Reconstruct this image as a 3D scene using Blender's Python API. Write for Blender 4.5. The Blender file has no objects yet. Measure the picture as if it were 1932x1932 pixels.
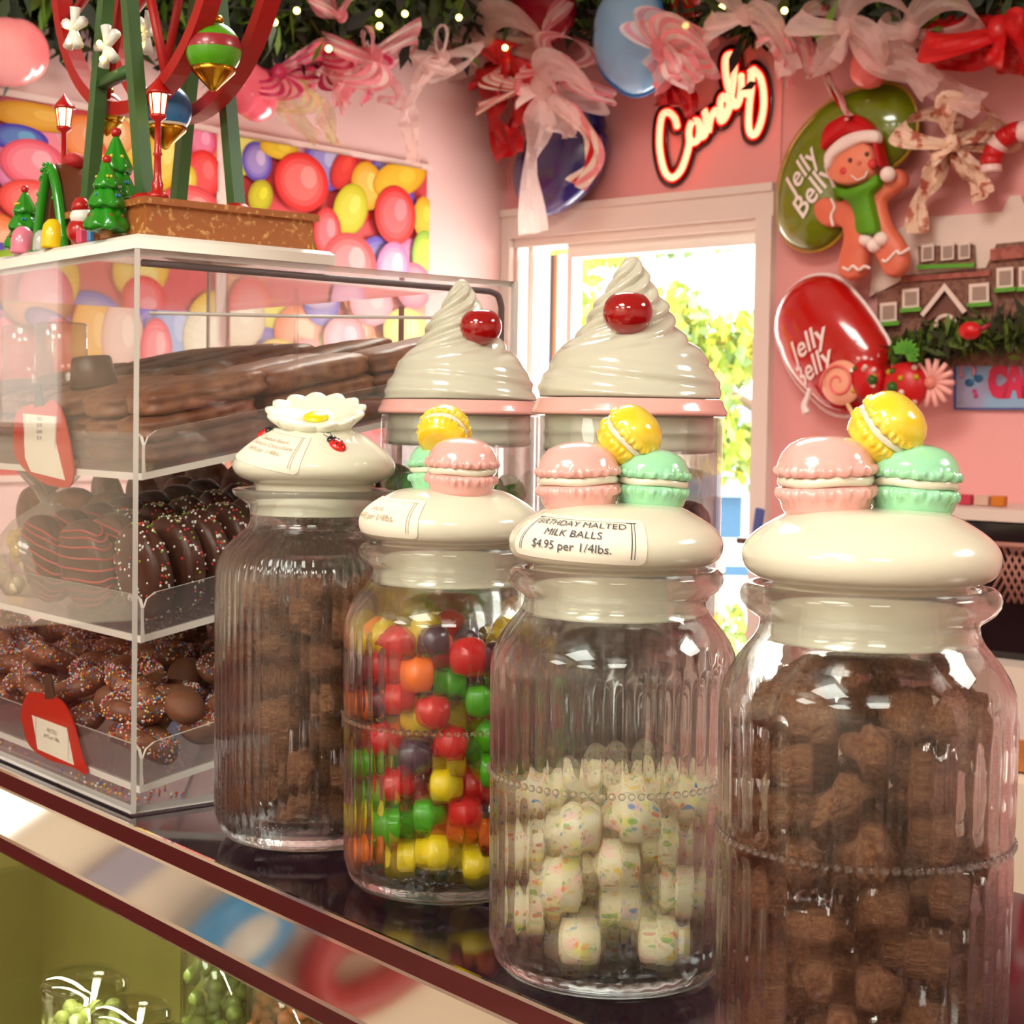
import bpy, math, random
from mathutils import Vector, Matrix, Euler, noise
PI = math.pi
sc = bpy.context.scene
C = sc.collection
R = random.Random(7)

# ---------------------------------------------------------------- camera, world, lights, exposure
FPX, CX, CY, HC, PIT, ROL = 3078.0, 966.0, 923.0, .336, .040, .016
f_ = Vector((0, math.cos(PIT), -math.sin(PIT)))
r0 = Vector((1, 0, 0)); u0 = Vector((0, math.sin(PIT), math.cos(PIT)))
r_ = r0 * math.cos(ROL) + u0 * math.sin(ROL)
u_ = u0 * math.cos(ROL) - r0 * math.sin(ROL)
cam_d = bpy.data.cameras.new('camera'); cam = bpy.data.objects.new('camera', cam_d); C.objects.link(cam)
m = Matrix((r_, u_, -f_)).transposed().to_4x4(); m.translation = (0, 0, HC); cam.matrix_world = m
cam_d.sensor_width = 36; cam_d.lens = FPX / 1932 * 36; cam_d.shift_y = -(966 - CY) / 1932
cam_d.clip_start = .05; cam_d.clip_end = 200
cam_d.dof.use_dof = True; cam_d.dof.focus_distance = 1.05; cam_d.dof.aperture_fstop = 26
sc.camera = cam
sc.view_settings.view_transform = 'Standard'; sc.view_settings.look = 'None'
sc.view_settings.gamma = 1; sc.view_settings.use_curve_mapping = False
sc.view_settings.exposure = 0.0
sc.cycles.max_bounces = 16; sc.cycles.transmission_bounces = 14; sc.cycles.glossy_bounces = 6
sc.cycles.diffuse_bounces = 4; sc.cycles.transparent_max_bounces = 24
sc.cycles.sample_clamp_indirect = 6; sc.cycles.use_denoising = True
sc.cycles.use_light_tree = True

w = bpy.data.worlds.new('world'); sc.world = w; w.use_nodes = True
bg = w.node_tree.nodes['Background']; bg.inputs[0].default_value = (1.0, .98, .95, 1); bg.inputs[1].default_value = 4.6

def nrm(v): return v / math.hypot(*v)
_a = math.atan2(.740, .672)
A1 = Vector((-math.cos(_a), -math.sin(_a), 0))      # along the left wall towards the viewer
B1 = Vector((math.sin(_a), -math.cos(_a), 0))       # along the door wall towards the viewer
C0 = Vector((-.039, 5.71, 0))
FLOOR, CEIL = -1.05, 1.85

def area(name, loc, size, power, col, aim=None, sy=None):
    l = bpy.data.lights.new(name, 'AREA'); l.size = size; l.energy = power; l.color = col
    if sy: l.shape = 'RECTANGLE'; l.size_y = sy
    o = bpy.data.objects.new(name, l); C.objects.link(o); o.location = loc
    if aim: o.rotation_euler = (Vector(aim) - Vector(loc)).to_track_quat('-Z', 'Y').to_euler()
    return o
LAMPS = [(5.3, 3.3), (2.2, 2.0), (1.8, 5.0), (5.6, 5.2), (6.7, 2.2), (6.9, 4.0)]   # ceiling panels: distances along A1 and B1
for a, b in LAMPS:
    p = C0 + A1 * a + B1 * b
    area('ceiling_panel_light', (p.x, p.y, CEIL - .045), .85, 46, (.97, .98, .88), (p.x, p.y, -1))
_p = C0 + B1 * .7 - A1 * .35
area('daylight_at_the_door', (_p.x, _p.y, .1), 1.0, 60, (1, .97, .92), tuple(_p + A1 * 3 + Vector((0, 0, -.2))), 1.8)
# sun on the trees outside
sl = bpy.data.lights.new('sun', 'SUN'); sl.energy = 5; sl.angle = .02; sl.color = (1, .95, .8)
so = bpy.data.objects.new('sun', sl); C.objects.link(so); so.rotation_euler = (math.radians(48), 0, math.radians(75))

# ---------------------------------------------------------------- pixel helpers (a pixel of the 1932 frame -> a point in the room)
def ray(px, py): return f_ + r_ * ((px - CX) / FPX) + u_ * ((CY - py) / FPX)
CAM = Vector((0, 0, HC))
def P(px, py, Y): d = ray(px, py); return CAM + d * (Y / d.y)
def onz(px, py, z): d = ray(px, py); return CAM + d * ((z - HC) / d.z)
def onplane(px, py, org, n): d = ray(px, py); return CAM + d * ((org - CAM).dot(n) / d.dot(n))
def WB(px, py, off=0.0): return onplane(px, py, C0 + A1 * off, A1)     # on the door wall
def WA(px, py, off=0.0): return onplane(px, py, C0 + B1 * off, B1)     # on the left wall
K = Vector((-.317, 1.363, 0)); US = Vector((-.637, .771, 0)); UT = Vector((.771, .637, 0))
def case(s, t, z): return K + US * s + UT * t + Vector((0, 0, z))
CROT = math.atan2(.637, .771)       # turn of the counter and of the acrylic case: local x = UT, local y = US

# ---------------------------------------------------------------- materials
def lin(h):
    if isinstance(h, str):
        c = [int(h[i:i + 2], 16) / 255 for i in (0, 2, 4)]
        return tuple(x / 12.92 if x <= .04045 else ((x + .055) / 1.055) ** 2.4 for x in c) + (1,)
    return tuple(h) + (1,)
_M = {}
def M(name, col='ffffff', rough=.5, metal=0, coat=0, spec=.5, noise_=None, bump=None, emit=None, sss=0, trans=0, ior=1.45, alpha=1):
    if name in _M: return _M[name]
    mt = bpy.data.materials.new(name); mt.use_nodes = True; nt = mt.node_tree; b = nt.nodes['Principled BSDF']
    b.inputs['Base Color'].default_value = lin(col); b.inputs['Roughness'].default_value = rough
    b.inputs['Metallic'].default_value = metal; b.inputs['Coat Weight'].default_value = coat
    b.inputs['Coat Roughness'].default_value = .04; b.inputs['Specular IOR Level'].default_value = spec
    b.inputs['Transmission Weight'].default_value = trans; b.inputs['IOR'].default_value = ior
    b.inputs['Alpha'].default_value = alpha
    if sss:
        b.inputs['Subsurface Weight'].default_value = sss; b.inputs['Subsurface Scale'].default_value = .004
    if emit:
        b.inputs['Emission Color'].default_value = lin(emit[0]); b.inputs['Emission Strength'].default_value = emit[1]
    if noise_ or bump:
        tc = nt.nodes.new('ShaderNodeTexCoord')
    if noise_:      # (scale, second colour, low, high)
        n = nt.nodes.new('ShaderNodeTexNoise'); n.inputs['Scale'].default_value = noise_[0]; n.inputs['Detail'].default_value = 5
        r = nt.nodes.new('ShaderNodeValToRGB'); r.color_ramp.elements[0].position = noise_[2]; r.color_ramp.elements[1].position = noise_[3]
        r.color_ramp.elements[0].color = lin(col); r.color_ramp.elements[1].color = lin(noise_[1])
        nt.links.new(tc.outputs['Object'], n.inputs['Vector']); nt.links.new(n.outputs['Fac'], r.inputs[0]); nt.links.new(r.outputs[0], b.inputs['Base Color'])
    if bump:
        n2 = nt.nodes.new('ShaderNodeTexNoise'); n2.inputs['Scale'].default_value = bump[0]; n2.inputs['Detail'].default_value = 4
        bp = nt.nodes.new('ShaderNodeBump'); bp.inputs['Strength'].default_value = bump[1]; bp.inputs['Distance'].default_value = bump[2] if len(bump) > 2 else .002
        nt.links.new(tc.outputs['Object'], n2.inputs['Vector']); nt.links.new(n2.outputs['Fac'], bp.inputs['Height']); nt.links.new(bp.outputs[0], b.inputs['Normal'])
    _M[name] = mt; return mt
def clear(name, tint=(1, 1, 1), refl=1.0, rough=.02, haze=0.0, hazecol=(1, 1, 1)):
    """thin clear sheet: see-through with a Fresnel gloss"""
    if name in _M: return _M[name]
    mt = bpy.data.materials.new(name); mt.use_nodes = True; nt = mt.node_tree; nt.nodes.clear()
    out = nt.nodes.new('ShaderNodeOutputMaterial'); t = nt.nodes.new('ShaderNodeBsdfTransparent'); g = nt.nodes.new('ShaderNodeBsdfGlossy')
    t.inputs[0].default_value = tint + (1,); g.inputs['Roughness'].default_value = rough
    fr = nt.nodes.new('ShaderNodeFresnel'); ge = nt.nodes.new('ShaderNodeNewGeometry')
    io = nt.nodes.new('ShaderNodeMapRange'); io.inputs[3].default_value = 1.46; io.inputs[4].default_value = 1 / 1.46      # both faces of the sheet gloss alike
    nt.links.new(ge.outputs['Backfacing'], io.inputs[0]); nt.links.new(io.outputs[0], fr.inputs[0])
    mu = nt.nodes.new('ShaderNodeMath'); mu.operation = 'MULTIPLY'; mu.inputs[1].default_value = refl
    mx = nt.nodes.new('ShaderNodeMixShader'); nt.links.new(fr.outputs[0], mu.inputs[0]); nt.links.new(mu.outputs[0], mx.inputs[0])
    src = t
    if haze:
        d = nt.nodes.new('ShaderNodeBsdfDiffuse'); d.inputs[0].default_value = hazecol + (1,)
        tl = nt.nodes.new('ShaderNodeBsdfTranslucent'); tl.inputs[0].default_value = hazecol + (1,)
        m2 = nt.nodes.new('ShaderNodeMixShader'); m2.inputs[0].default_value = .5; nt.links.new(d.outputs[0], m2.inputs[1]); nt.links.new(tl.outputs[0], m2.inputs[2])
        m1 = nt.nodes.new('ShaderNodeMixShader'); m1.inputs[0].default_value = haze
        nt.links.new(t.outputs[0], m1.inputs[1]); nt.links.new(m2.outputs[0], m1.inputs[2]); src = m1
    nt.links.new(src.outputs[0], mx.inputs[1]); nt.links.new(g.outputs[0], mx.inputs[2]); nt.links.new(mx.outputs[0], out.inputs[0])
    _M[name] = mt; return mt
def glass(name, through=.0, col=(.97, .98, .97)):
    """solid glass that bends light, partly thin so that lamps still reach what stands inside"""
    if name in _M: return _M[name]
    mt = bpy.data.materials.new(name); mt.use_nodes = True; nt = mt.node_tree; nt.nodes.clear()
    out = nt.nodes.new('ShaderNodeOutputMaterial'); g = nt.nodes.new('ShaderNodeBsdfGlass'); t = nt.nodes.new('ShaderNodeBsdfTransparent')
    g.inputs['Color'].default_value = col + (1,); g.inputs['IOR'].default_value = 1.47; g.inputs['Roughness'].default_value = 0
    mx = nt.nodes.new('ShaderNodeMixShader'); mx.inputs[0].default_value = through
    nt.links.new(g.outputs[0], mx.inputs[1]); nt.links.new(t.outputs[0], mx.inputs[2]); nt.links.new(mx.outputs[0], out.inputs[0])
    _M[name] = mt; return mt
def sheer(name, col, a=.5): return clear(name, (1, 1, 1), .35, .35, a, lin(col)[:3])

# ---------------------------------------------------------------- mesh collector
class MB:
    def __init__(s): s.v = []; s.f = []; s.m = []; s.s = []; s.mats = []
    def mi(s, mat):
        if mat not in s.mats: s.mats.append(mat)
        return s.mats.index(mat)
    def add(s, vs, fs, mat, smooth=True):
        b = len(s.v); s.v += [Vector(v) for v in vs]; i = s.mi(mat)
        for k, f in enumerate(fs):
            s.f.append([x + b for x in f]); s.m.append(i); s.s.append(smooth)
        return b
    def box(s, c, d, mat, rot=None, bev=0):
        x, y, z = d[0] / 2, d[1] / 2, d[2] / 2; c = Vector(c)
        if bev:
            b = min(bev, x * .95, y * .95, z * .95); pts = []
            # chamfered box: 24 vertices
            V = []; idx = {}
            for sx in (-1, 1):
                for sy in (-1, 1):
                    for sz in (-1, 1):
                        for ax in range(3):
                            p = [sx * (x - b), sy * (y - b), sz * (z - b)]
                            p[ax] = (sx * x, sy * y, sz * z)[ax]
                            idx[(sx, sy, sz, ax)] = len(V); V.append(Vector(p))
            F = []
            for ax in range(3):
                o = [i for i in range(3) if i != ax]
                for q in (-1, 1):
                    loop = []
                    for a_, b_ in ((-1, -1), (1, -1), (1, 1), (-1, 1)):
                        k = [0, 0, 0]; k[ax] = q; k[o[0]] = a_; k[o[1]] = b_; loop.append(idx[tuple(k) + (ax,)])
                    F.append(loop)
            for ax in range(3):
                o = [i for i in range(3) if i != ax]
                for a_ in (-1, 1):
                    for b_ in (-1, 1):
                        k0 = [0, 0, 0]; k0[ax] = -1; k0[o[0]] = a_; k0[o[1]] = b_; k1 = list(k0); k1[ax] = 1
                        F.append([idx[tuple(k0) + (o[0],)], idx[tuple(k0) + (o[1],)], idx[tuple(k1) + (o[1],)], idx[tuple(k1) + (o[0],)]])
            for sx in (-1, 1):
                for sy in (-1, 1):
                    for sz in (-1, 1): F.append([idx[(sx, sy, sz, a_)] for a_ in range(3)])
            for f in F:   # outward
                cc = sum((V[i] for i in f), Vector()) / len(f); n = (V[f[1]] - V[f[0]]).cross(V[f[2]] - V[f[0]])
                if n.dot(cc) < 0: f.reverse()
            vs = V; fs = F
        else:
            vs = [Vector((a * x, b_ * y, c_ * z)) for c_ in (-1, 1) for b_ in (-1, 1) for a in (-1, 1)]
            fs = [[0, 2, 3, 1], [4, 5, 7, 6], [0, 1, 5, 4], [2, 6, 7, 3], [0, 4, 6, 2], [1, 3, 7, 5]]
        if rot is not None: vs = [rot @ v for v in vs]
        s.add([v + c for v in vs], fs, mat, False)
    def lathe(s, prof, mat, n=48, fn=None, mf=None, org=(0, 0, 0), rot=None, closed=True):
        """prof: (r, z) list from one pole to the other; fn(r, z, th, i) -> r, z ; mf(i) -> material of ring i"""
        o = Vector(org); vs = []; rings = []
        for i, (r, z) in enumerate(prof):
            if r < 1e-6: rings.append([len(vs)]); vs.append(Vector((0, 0, z)))
            else:
                rg = []
                for k in range(n):
                    th = 2 * PI * k / n; rr, zz = (r, z) if fn is None else fn(r, z, th, i)
                    rg.append(len(vs)); vs.append(Vector((rr * math.cos(th), rr * math.sin(th), zz)))
                rings.append(rg)
        if rot is not None: vs = [rot @ v for v in vs]
        vs = [v + o for v in vs]; b = len(s.v); s.v += vs
        for i in range(len(rings) - 1):
            a, c = rings[i], rings[i + 1]; mi = s.mi(mf(i) if mf else mat)
            if len(a) == 1 and len(c) == 1: continue
            for k in range(n):
                k2 = (k + 1) % n
                if len(a) == 1: f = [a[0], c[k2], c[k]]
                elif len(c) == 1: f = [a[k], a[k2], c[0]]
                else: f = [a[k], a[k2], c[k2], c[k]]
                s.f.append([x + b for x in f]); s.m.append(mi); s.s.append(True)
    def ball(s, c, r, mat, n=16, mm=10, sc_=(1, 1, 1), fn=None, rot=None):
        c = Vector(c); vs = []; 
        for i in range(mm + 1):
            ph = PI * i / mm
            for k in range(n):
                th = 2 * PI * k / n; d = Vector((math.sin(ph) * math.cos(th), math.sin(ph) * math.sin(th), math.cos(ph)))
                q = fn(d) if fn else 1
                v = Vector((d.x * sc_[0], d.y * sc_[1], d.z * sc_[2])) * (r * q)
                if rot is not None: v = rot @ v
                vs.append(v + c)
        fs = []
        for i in range(mm):
            for k in range(n):
                k2 = (k + 1) % n; f = [i * n + k, (i + 1) * n + k, (i + 1) * n + k2, i * n + k2]
                if i == 0: f = [f[0], f[1], f[2]]
                elif i == mm - 1: f = [f[0], f[1], f[3]]
                fs.append(f)
        s.add(vs, fs, mat)
    def tube(s, pts, r, mat, n=8, caps=True, flat=1.0, closed=False):
        pts = [Vector(p) for p in pts]; N = len(pts); up = None; vs = []; rings = 0
        for i, p in enumerate(pts):
            a = pts[(i - 1) % N if closed else max(i - 1, 0)]; b = pts[(i + 1) % N if closed else min(i + 1, N - 1)]
            t = (b - a).normalized() if (b - a).length > 1e-9 else Vector((0, 0, 1))
            if up is None: up = t.orthogonal().normalized()
            up = (up - t * up.dot(t)); up = up.normalized() if up.length > 1e-6 else t.orthogonal().normalized()
            sd = t.cross(up); rr = r(i / (N - 1)) if callable(r) else r
            for k in range(n):
                th = 2 * PI * k / n; vs.append(p + up * (rr * math.cos(th)) + sd * (rr * math.sin(th) * flat))
        fs = []
        for i in range(N if closed else N - 1):
            for k in range(n):
                k2 = (k + 1) % n; j = (i + 1) % N
                fs.append([i * n + k, i * n + k2, j * n + k2, j * n + k])
        if caps and not closed:
            fs.append([k for k in range(n)][::-1]); fs.append([(N - 1) * n + k for k in range(n)])
        s.add(vs, fs, mat)
    def prism(s, out, ax, ay, az, org, mat, side=None, smooth=False):
        """flat outline (2D) with axes ax, ay, thickness vector az"""
        o = Vector(org); n = len(out)
        v0 = [o + ax * x + ay * y for x, y in out]; v1 = [v + az for v in v0]
        s.add(v1, [list(range(n))], mat, False); s.add(v0, [list(range(n))[::-1]], mat, False)
        s.add(v0 + v1, [[i, (i + 1) % n, n + (i + 1) % n, n + i] for i in range(n)], side or mat, smooth)
    def strip(s, pts, wid, mats, cols=5, ruff=0, nrm_=None):
        """ribbon: pts path, wid(i) -> half-width vector; mats cycle across"""
        N = len(pts); vs = []
        for i in range(N):
            wv = wid(i)
            for c in range(cols + 1):
                q = c / cols * 2 - 1; v = pts[i] + wv * q
                if ruff and nrm_ is not None: v = v + nrm_ * (ruff * math.sin(q * 5 + i * .55))
                vs.append(v)
        for i in range(N - 1):
            for c in range(cols):
                b = i * (cols + 1) + c
                s._q(vs, [b, b + 1, b + cols + 2, b + cols + 1], mats[c % len(mats)])
    def _q(s, vs, f, mat):
        b = len(s.v); s.v += [vs[k] for k in f]; s.f.append([b, b + 1, b + 2, b + 3]); s.m.append(s.mi(mat)); s.s.append(True)
    def build(s, name, parent=None, loc=None, weld=0):
        """weld merges doubles so that shading is smooth"""
        me = bpy.data.meshes.new(name)
        off = Vector(loc) if loc is not None else Vector()
        me.from_pydata([v - off for v in s.v] if loc is not None else s.v, [], s.f)
        for mt in s.mats: me.materials.append(mt)
        me.polygons.foreach_set('material_index', s.m); me.polygons.foreach_set('use_smooth', s.s)
        me.validate(); me.update()
        if weld:
            import bmesh
            bm = bmesh.new(); bm.from_mesh(me); bmesh.ops.remove_doubles(bm, verts=bm.verts, dist=weld); bm.to_mesh(me); bm.free()
        o = bpy.data.objects.new(name, me); C.objects.link(o)
        if loc is not None: o.location = off
        if parent is not None:
            o.parent = parent
        return o
def tag(o, label=None, cat=None, group=None, kind=None):
    if label: o['label'] = label
    if cat: o['category'] = cat
    if group: o['group'] = group
    if kind: o['kind'] = kind
    return o
def thing(name, label, cat, loc=(0, 0, 0), rz=0, group=None, rot=None):
    o = bpy.data.objects.new(name, None); C.objects.link(o); o.location = loc; o.rotation_euler = rot if rot else (0, 0, rz); o.empty_display_size = .02
    return tag(o, label, cat, group)
def copy_tree(o, parent=None):
    c = o.copy(); C.objects.link(c)
    if parent is not None: c.parent = parent
    for ch in list(o.children):
        copy_tree(ch, c)
    return c
def struct(o): o['kind'] = 'structure'; return o
def smooth_path(pts, k=6, closed=False):
    """Catmull-Rom"""
    pts = [Vector(p) for p in pts]; out = []; n = len(pts)
    rng = range(n if closed else n - 1)
    for i in rng:
        p0 = pts[(i - 1) % n] if closed or i > 0 else pts[0]; p1 = pts[i]; p2 = pts[(i + 1) % n]; p3 = pts[(i + 2) % n] if closed or i + 2 < n else pts[-1]
        for j in range(k):
            t = j / k; out.append(.5 * ((2 * p1) + (p2 - p0) * t + (2 * p0 - 5 * p1 + 4 * p2 - p3) * t * t + (3 * p1 - p0 - 3 * p2 + p3) * t ** 3))
    if not closed: out.append(pts[-1])
    return out
def text_mesh(body, size=1.0, align='CENTER', bold=0.0, cuts=0):
    """flat lettering as vertices and faces"""
    cu = bpy.data.curves.new('lettering', 'FONT'); cu.body = body; cu.size = size; cu.align_x = align; cu.align_y = 'CENTER'; cu.resolution_u = 3; cu.offset = bold
    ob = bpy.data.objects.new('lettering', cu); C.objects.link(ob)
    dg = bpy.context.evaluated_depsgraph_get(); me = ob.evaluated_get(dg).to_mesh()
    vs = [v.co.copy() for v in me.vertices]; fs = [list(p.vertices) for p in me.polygons]
    ob.evaluated_get(dg).to_mesh_clear()
    if cuts:
        import bmesh
        bm = bmesh.new(); bv = [bm.verts.new(v) for v in vs]
        for f in fs:
            try: bm.faces.new([bv[i] for i in f])
            except ValueError: pass
        bmesh.ops.triangulate(bm, faces=bm.faces)
        for _ in range(cuts):
            L = max((e.calc_length() for e in bm.edges), default=0)
            bmesh.ops.subdivide_edges(bm, edges=[e for e in bm.edges if e.calc_length() > size * .12], cuts=1)
            bmesh.ops.triangulate(bm, faces=bm.faces)
        bm.verts.index_update(); vs = [v.co.copy() for v in bm.verts]; fs = [[v.index for v in f.verts] for f in bm.faces]; bm.free()
    bpy.data.objects.remove(ob); bpy.data.curves.remove(cu)
    return vs, fs

# ---------------------------------------------------------------- common materials
pink = M('pink_wall_paint', 'e8a09e', .62, noise_=(2.0, 'e69c9a', .3, .7), bump=(60, .05))
pink_side = M('pink_wall_paint_daylit', 'f5ccc8', .6, noise_=(2.0, 'f3c8c4', .3, .7))  # left wall: the same pink, paled to carry daylight from the door
white_trim = M('white_gloss_trim', 'e6d6cc', .35)
cream_wall = M('cream_wall_paint', 'efe2cf', .6)
ceramic = M('cream_glazed_ceramic', 'e4dec8', .16, coat=.6)
glaze_pink = M('pink_glaze', 'f4b2aa', .18, coat=.6)
glaze_mint = M('mint_glaze', '9fe0b6', .18, coat=.6, noise_=(90, '9fe0a8', .4, .7))
glaze_yel = M('yellow_glaze', 'f4cf2a', .18, coat=.6, noise_=(110, 'f7dd55', .4, .7))
cherry_red = M('red_glaze', '9c0a0c', .1, coat=.8)
jar_glass = glass('jar_glass', .26)
paper = M('cream_label_paper', 'f6edd9', .6)
ink = M('dark_label_ink', '4c4a58', .6); ink_soft = M('faded_label_ink', 'b9a78f', .6)
choc = M('milk_chocolate', '74432c', .45, noise_=(60, 'a06c4c', .42, .75), bump=(150, .25))
choc_dust = M('dusty_chocolate', '7a4a31', .5, noise_=(5, 'ab7a58', .40, .70), bump=(6, .6, .03))
choc_dark = M('dark_chocolate', '4e2d22', .35, noise_=(40, '6e493a', .45, .8), bump=(120, .15))
gold = M('gold_metal', 'c8922c', .25, metal=1)
warm_bulb = M('warm_bulb_glow', 'ffe8a0', .4, emit=('ffdc7a', 7))

# ================================================================ THE ROOM
LA, LB = 7.6, 7.2
def quad(name, pts, mat):
    b = MB(); b.add(pts, [[0, 1, 2, 3]], mat, False); return struct(b.build(name))
def slab(name, org, ax, lx, ay, ly, az, lz, mat):
    b = MB(); o = Vector(org)
    vs = [o + ax * (i * lx) + ay * (j * ly) + az * (k * lz) for k in (0, 1) for j in (0, 1) for i in (0, 1)]
    b.add(vs, [[0, 2, 3, 1], [4, 5, 7, 6], [0, 1, 5, 4], [2, 6, 7, 3], [0, 4, 6, 2], [1, 3, 7, 5]], mat, False)
    return struct(b.build(name))
Z = Vector((0, 0, 1)); TH = .12
floor_m = M('dark_red_floor', '4a1718', .35, noise_=(3, '5c2420', .3, .7))
slab('floor', C0 + Z * (FLOOR - .1) - A1 * TH - B1 * TH, A1, LA + 2 * TH, B1, LB + 2 * TH, Z, .1, floor_m)
slab('ceiling', C0 + Z * CEIL - A1 * TH - B1 * TH, A1, LA + 2 * TH, B1, LB + 2 * TH, Z, .1, M('white_ceiling_paint', 'efe6da', .7))
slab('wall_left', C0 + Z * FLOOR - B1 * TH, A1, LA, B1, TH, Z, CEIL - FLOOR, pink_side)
slab('wall_back', C0 + Z * FLOOR + A1 * LA - B1 * TH, A1, TH, B1, LB + TH, Z, CEIL - FLOOR, cream_wall)
slab('wall_right', C0 + Z * FLOOR + B1 * LB - A1 * TH, A1, LA + 2 * TH, B1, TH, Z, CEIL - FLOOR, M('pale_cream_paint', 'ecd6c6', .6))
# door wall with the doorway cut out
DT0, DT1, DZ = .030, 1.054, .975
b = MB()
def wseg(b, t0, t1, z0, z1, o0, o1, mat):
    vs = [C0 + B1 * (t1 if i else t0) + A1 * (o1 if j else o0) + Z * (z1 if k else z0) for k in (0, 1) for j in (0, 1) for i in (0, 1)]
    b.add(vs, [[0, 2, 3, 1], [4, 5, 7, 6], [0, 1, 5, 4], [2, 6, 7, 3], [0, 4, 6, 2], [1, 3, 7, 5]], mat, False)
wseg(b, -TH, DT0, FLOOR, CEIL, -TH, 0, pink); wseg(b, DT0, DT1, DZ, CEIL, -TH, 0, pink); wseg(b, DT1, LB, FLOOR, CEIL, -TH, 0, pink)
struct(b.build('wall_front'))
b = MB()      # door casing
wseg(b, DT0 - .028, DT1 + .063, DZ, DZ + .075, .0, .022, white_trim); wseg(b, DT0 - .028, DT1 + .063, DZ + .075, DZ + .100, .0, .032, white_trim)
wseg(b, DT1, DT1 + .063, FLOOR, DZ, 0, .022, white_trim); wseg(b, DT1 + .045, DT1 + .063, FLOOR, DZ, .022, .03, white_trim)
wseg(b, DT0 - .028, DT0 + .012, FLOOR, DZ, 0, .022, white_trim)
wseg(b, DT0, DT1, DZ - .03, DZ, -TH, 0, white_trim); wseg(b, DT1 - .015, DT1, FLOOR, DZ - .03, -TH, 0, white_trim)
struct(b.build('trim_1'))
door_w = M('white_door_paint', 'f4efe6', .35)
b = MB()      # glazed door: side stiles, mullion strips, rails
for t0, t1, o0, o1 in ((.026, .045, -.06, -.02), (.084, .094, -.05, -.03), (.1, .108, -.05, -.03), (.262, .285, -.08, -.03), (1.02, 1.039, -.08, -.03)):
    wseg(b, t0, t1, FLOOR, DZ - .03, o0, o1, door_w)
wseg(b, .285, 1.02, FLOOR, FLOOR + .28, -.08, -.03, door_w); wseg(b, .285, 1.02, DZ - .075, DZ - .03, -.08, -.03, door_w)
wseg(b, .186, .196, FLOOR, DZ - .06, -.075, -.03, M('grey_blue_seal', '7f93a0', .5)); wseg(b, .200, .214, FLOOR, DZ - .06, -.072, -.03, M('orange_weather_strip', 'f0b48c', .5))
d1 = struct(b.build('door_1'))
b = MB(); wseg(b, .045, .084, FLOOR, DZ - .06, -.045, -.035, clear('frosted_side_glass', (1, 1, 1), .5, .2, .8, (.98, .95, .93))); wseg(b, .108, .180, FLOOR, DZ - .06, -.045, -.035, _M['frosted_side_glass']); wseg(b, .216, .262, FLOOR, DZ - .06, -.045, -.035, _M['frosted_side_glass']); struct(b.build('side_pane', d1))
b = MB(); wseg(b, .285, 1.02, FLOOR + .28, DZ - .075, -.058, -.052, clear('door_pane_glass', (.99, 1, .99), .7)); struct(b.build('door_pane', d1))
b = MB(); q = WB(1424, 1022, .03)
b.tube([q - A1 * .06, q, q - B1 * .06], .011, M('dark_bronze', '4a3a34', .35, metal=1), 10); b.build('handle', d1)
b = MB(); wseg(b, 1.118, 1.128, DZ + .12, CEIL, 0, .006, pink); struct(b.build('trim_2'))

# ================================================================ OUTSIDE THE DOOR
def leafball(b, c, rx, rz, n, mats, size, rr):
    for _ in range(n):
        d = Vector((rr.gauss(0, 1), rr.gauss(0, 1), rr.gauss(0, 1))).normalized() * (rr.random() ** .35)
        p = Vector(c) + Vector((d.x * rx, d.y * rx, d.z * rz))
        q = Euler((rr.random() * 6, rr.random() * 6, rr.random() * 6)).to_matrix(); s = size * rr.uniform(.6, 1.3)
        vs = [p + q @ Vector(v) * s for v in ((-.5, 0, 0), (-.1, .34, .06), (.6, 0, .12), (-.1, -.34, .06))]
        b.add(vs, [[0, 1, 2, 3]], rr.choice(mats), False)
g1 = M('yellow_green_leaf', 'a3bb52', .6); g2 = M('yellow_leaf', 'd8cb52', .6); g3 = M('deep_green_leaf', '86a468', .6)  # leaf tones, picked at random for each leaf
bark = M('bark', '6a5a48', .8)
for i, (px, py, Y, rx, rz, n, mats, lab) in enumerate((
        (1338, 655, 15, .55, .62, 900, [g1, g2, g1, g3], 'yellow-green tree crown outside the glass door, the biggest and lowest one'),
        (1130, 478, 17, .60, .16, 150, [g1, g2, g3], 'thin leafy branch tips high up behind the left side of the glass door'),
        (1085, 590, 14, .22, .42, 150, [g2, g1], 'yellowish tree seen between the two whipped-cream lids through the door'),
        (1270, 470, 18, .6, .16, 90, [g3, g1], 'sparse grey-green branch tips at the top of the glass door'))):
    c = P(px, py, Y); t = thing('tree', lab, 'tree', (c.x, c.y, FLOOR), 0, None)
    b = MB(); rr = random.Random(40 + i)
    for k in range(7):
        a = rr.random() * 6.28; q = Vector((math.cos(a) * rx * .55, math.sin(a) * rx * .4, rr.uniform(-.5, .5) * rz))
        leafball(b, Vector((0, 0, c.z - FLOOR)) + q, rx * .55, rz * .55, n // 7, mats, .17, rr)
    b.build('crown', t)
    b = MB(); h = c.z - FLOOR; b.tube([(2.6, 1, 0), (2.4, .8, h * .5), (.8, .2, h * .85), (.2, 0, h)] if i in (0, 2) else [(3.2, 1, 0), (3.2, 1, h + .7), (1.4, .3, h + .5), (0, 0, h)], lambda q: .09 - .085 * q, bark, 10); b.build('trunk', t)
c = P(1380, 790, 12); t = thing('bush', 'pale green hedge bush low outside the glass door', 'bush', (c.x, c.y, FLOOR))
b = MB(); rr = random.Random(3)
for k in range(6): leafball(b, (rr.uniform(-.5, .5), rr.uniform(-.3, .3), c.z - FLOOR + rr.uniform(-.3, .15)), .35, .28, 190, [g1, g3, g1, g2], .12, rr)
b.build('foliage', t)
b = MB()
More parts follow.
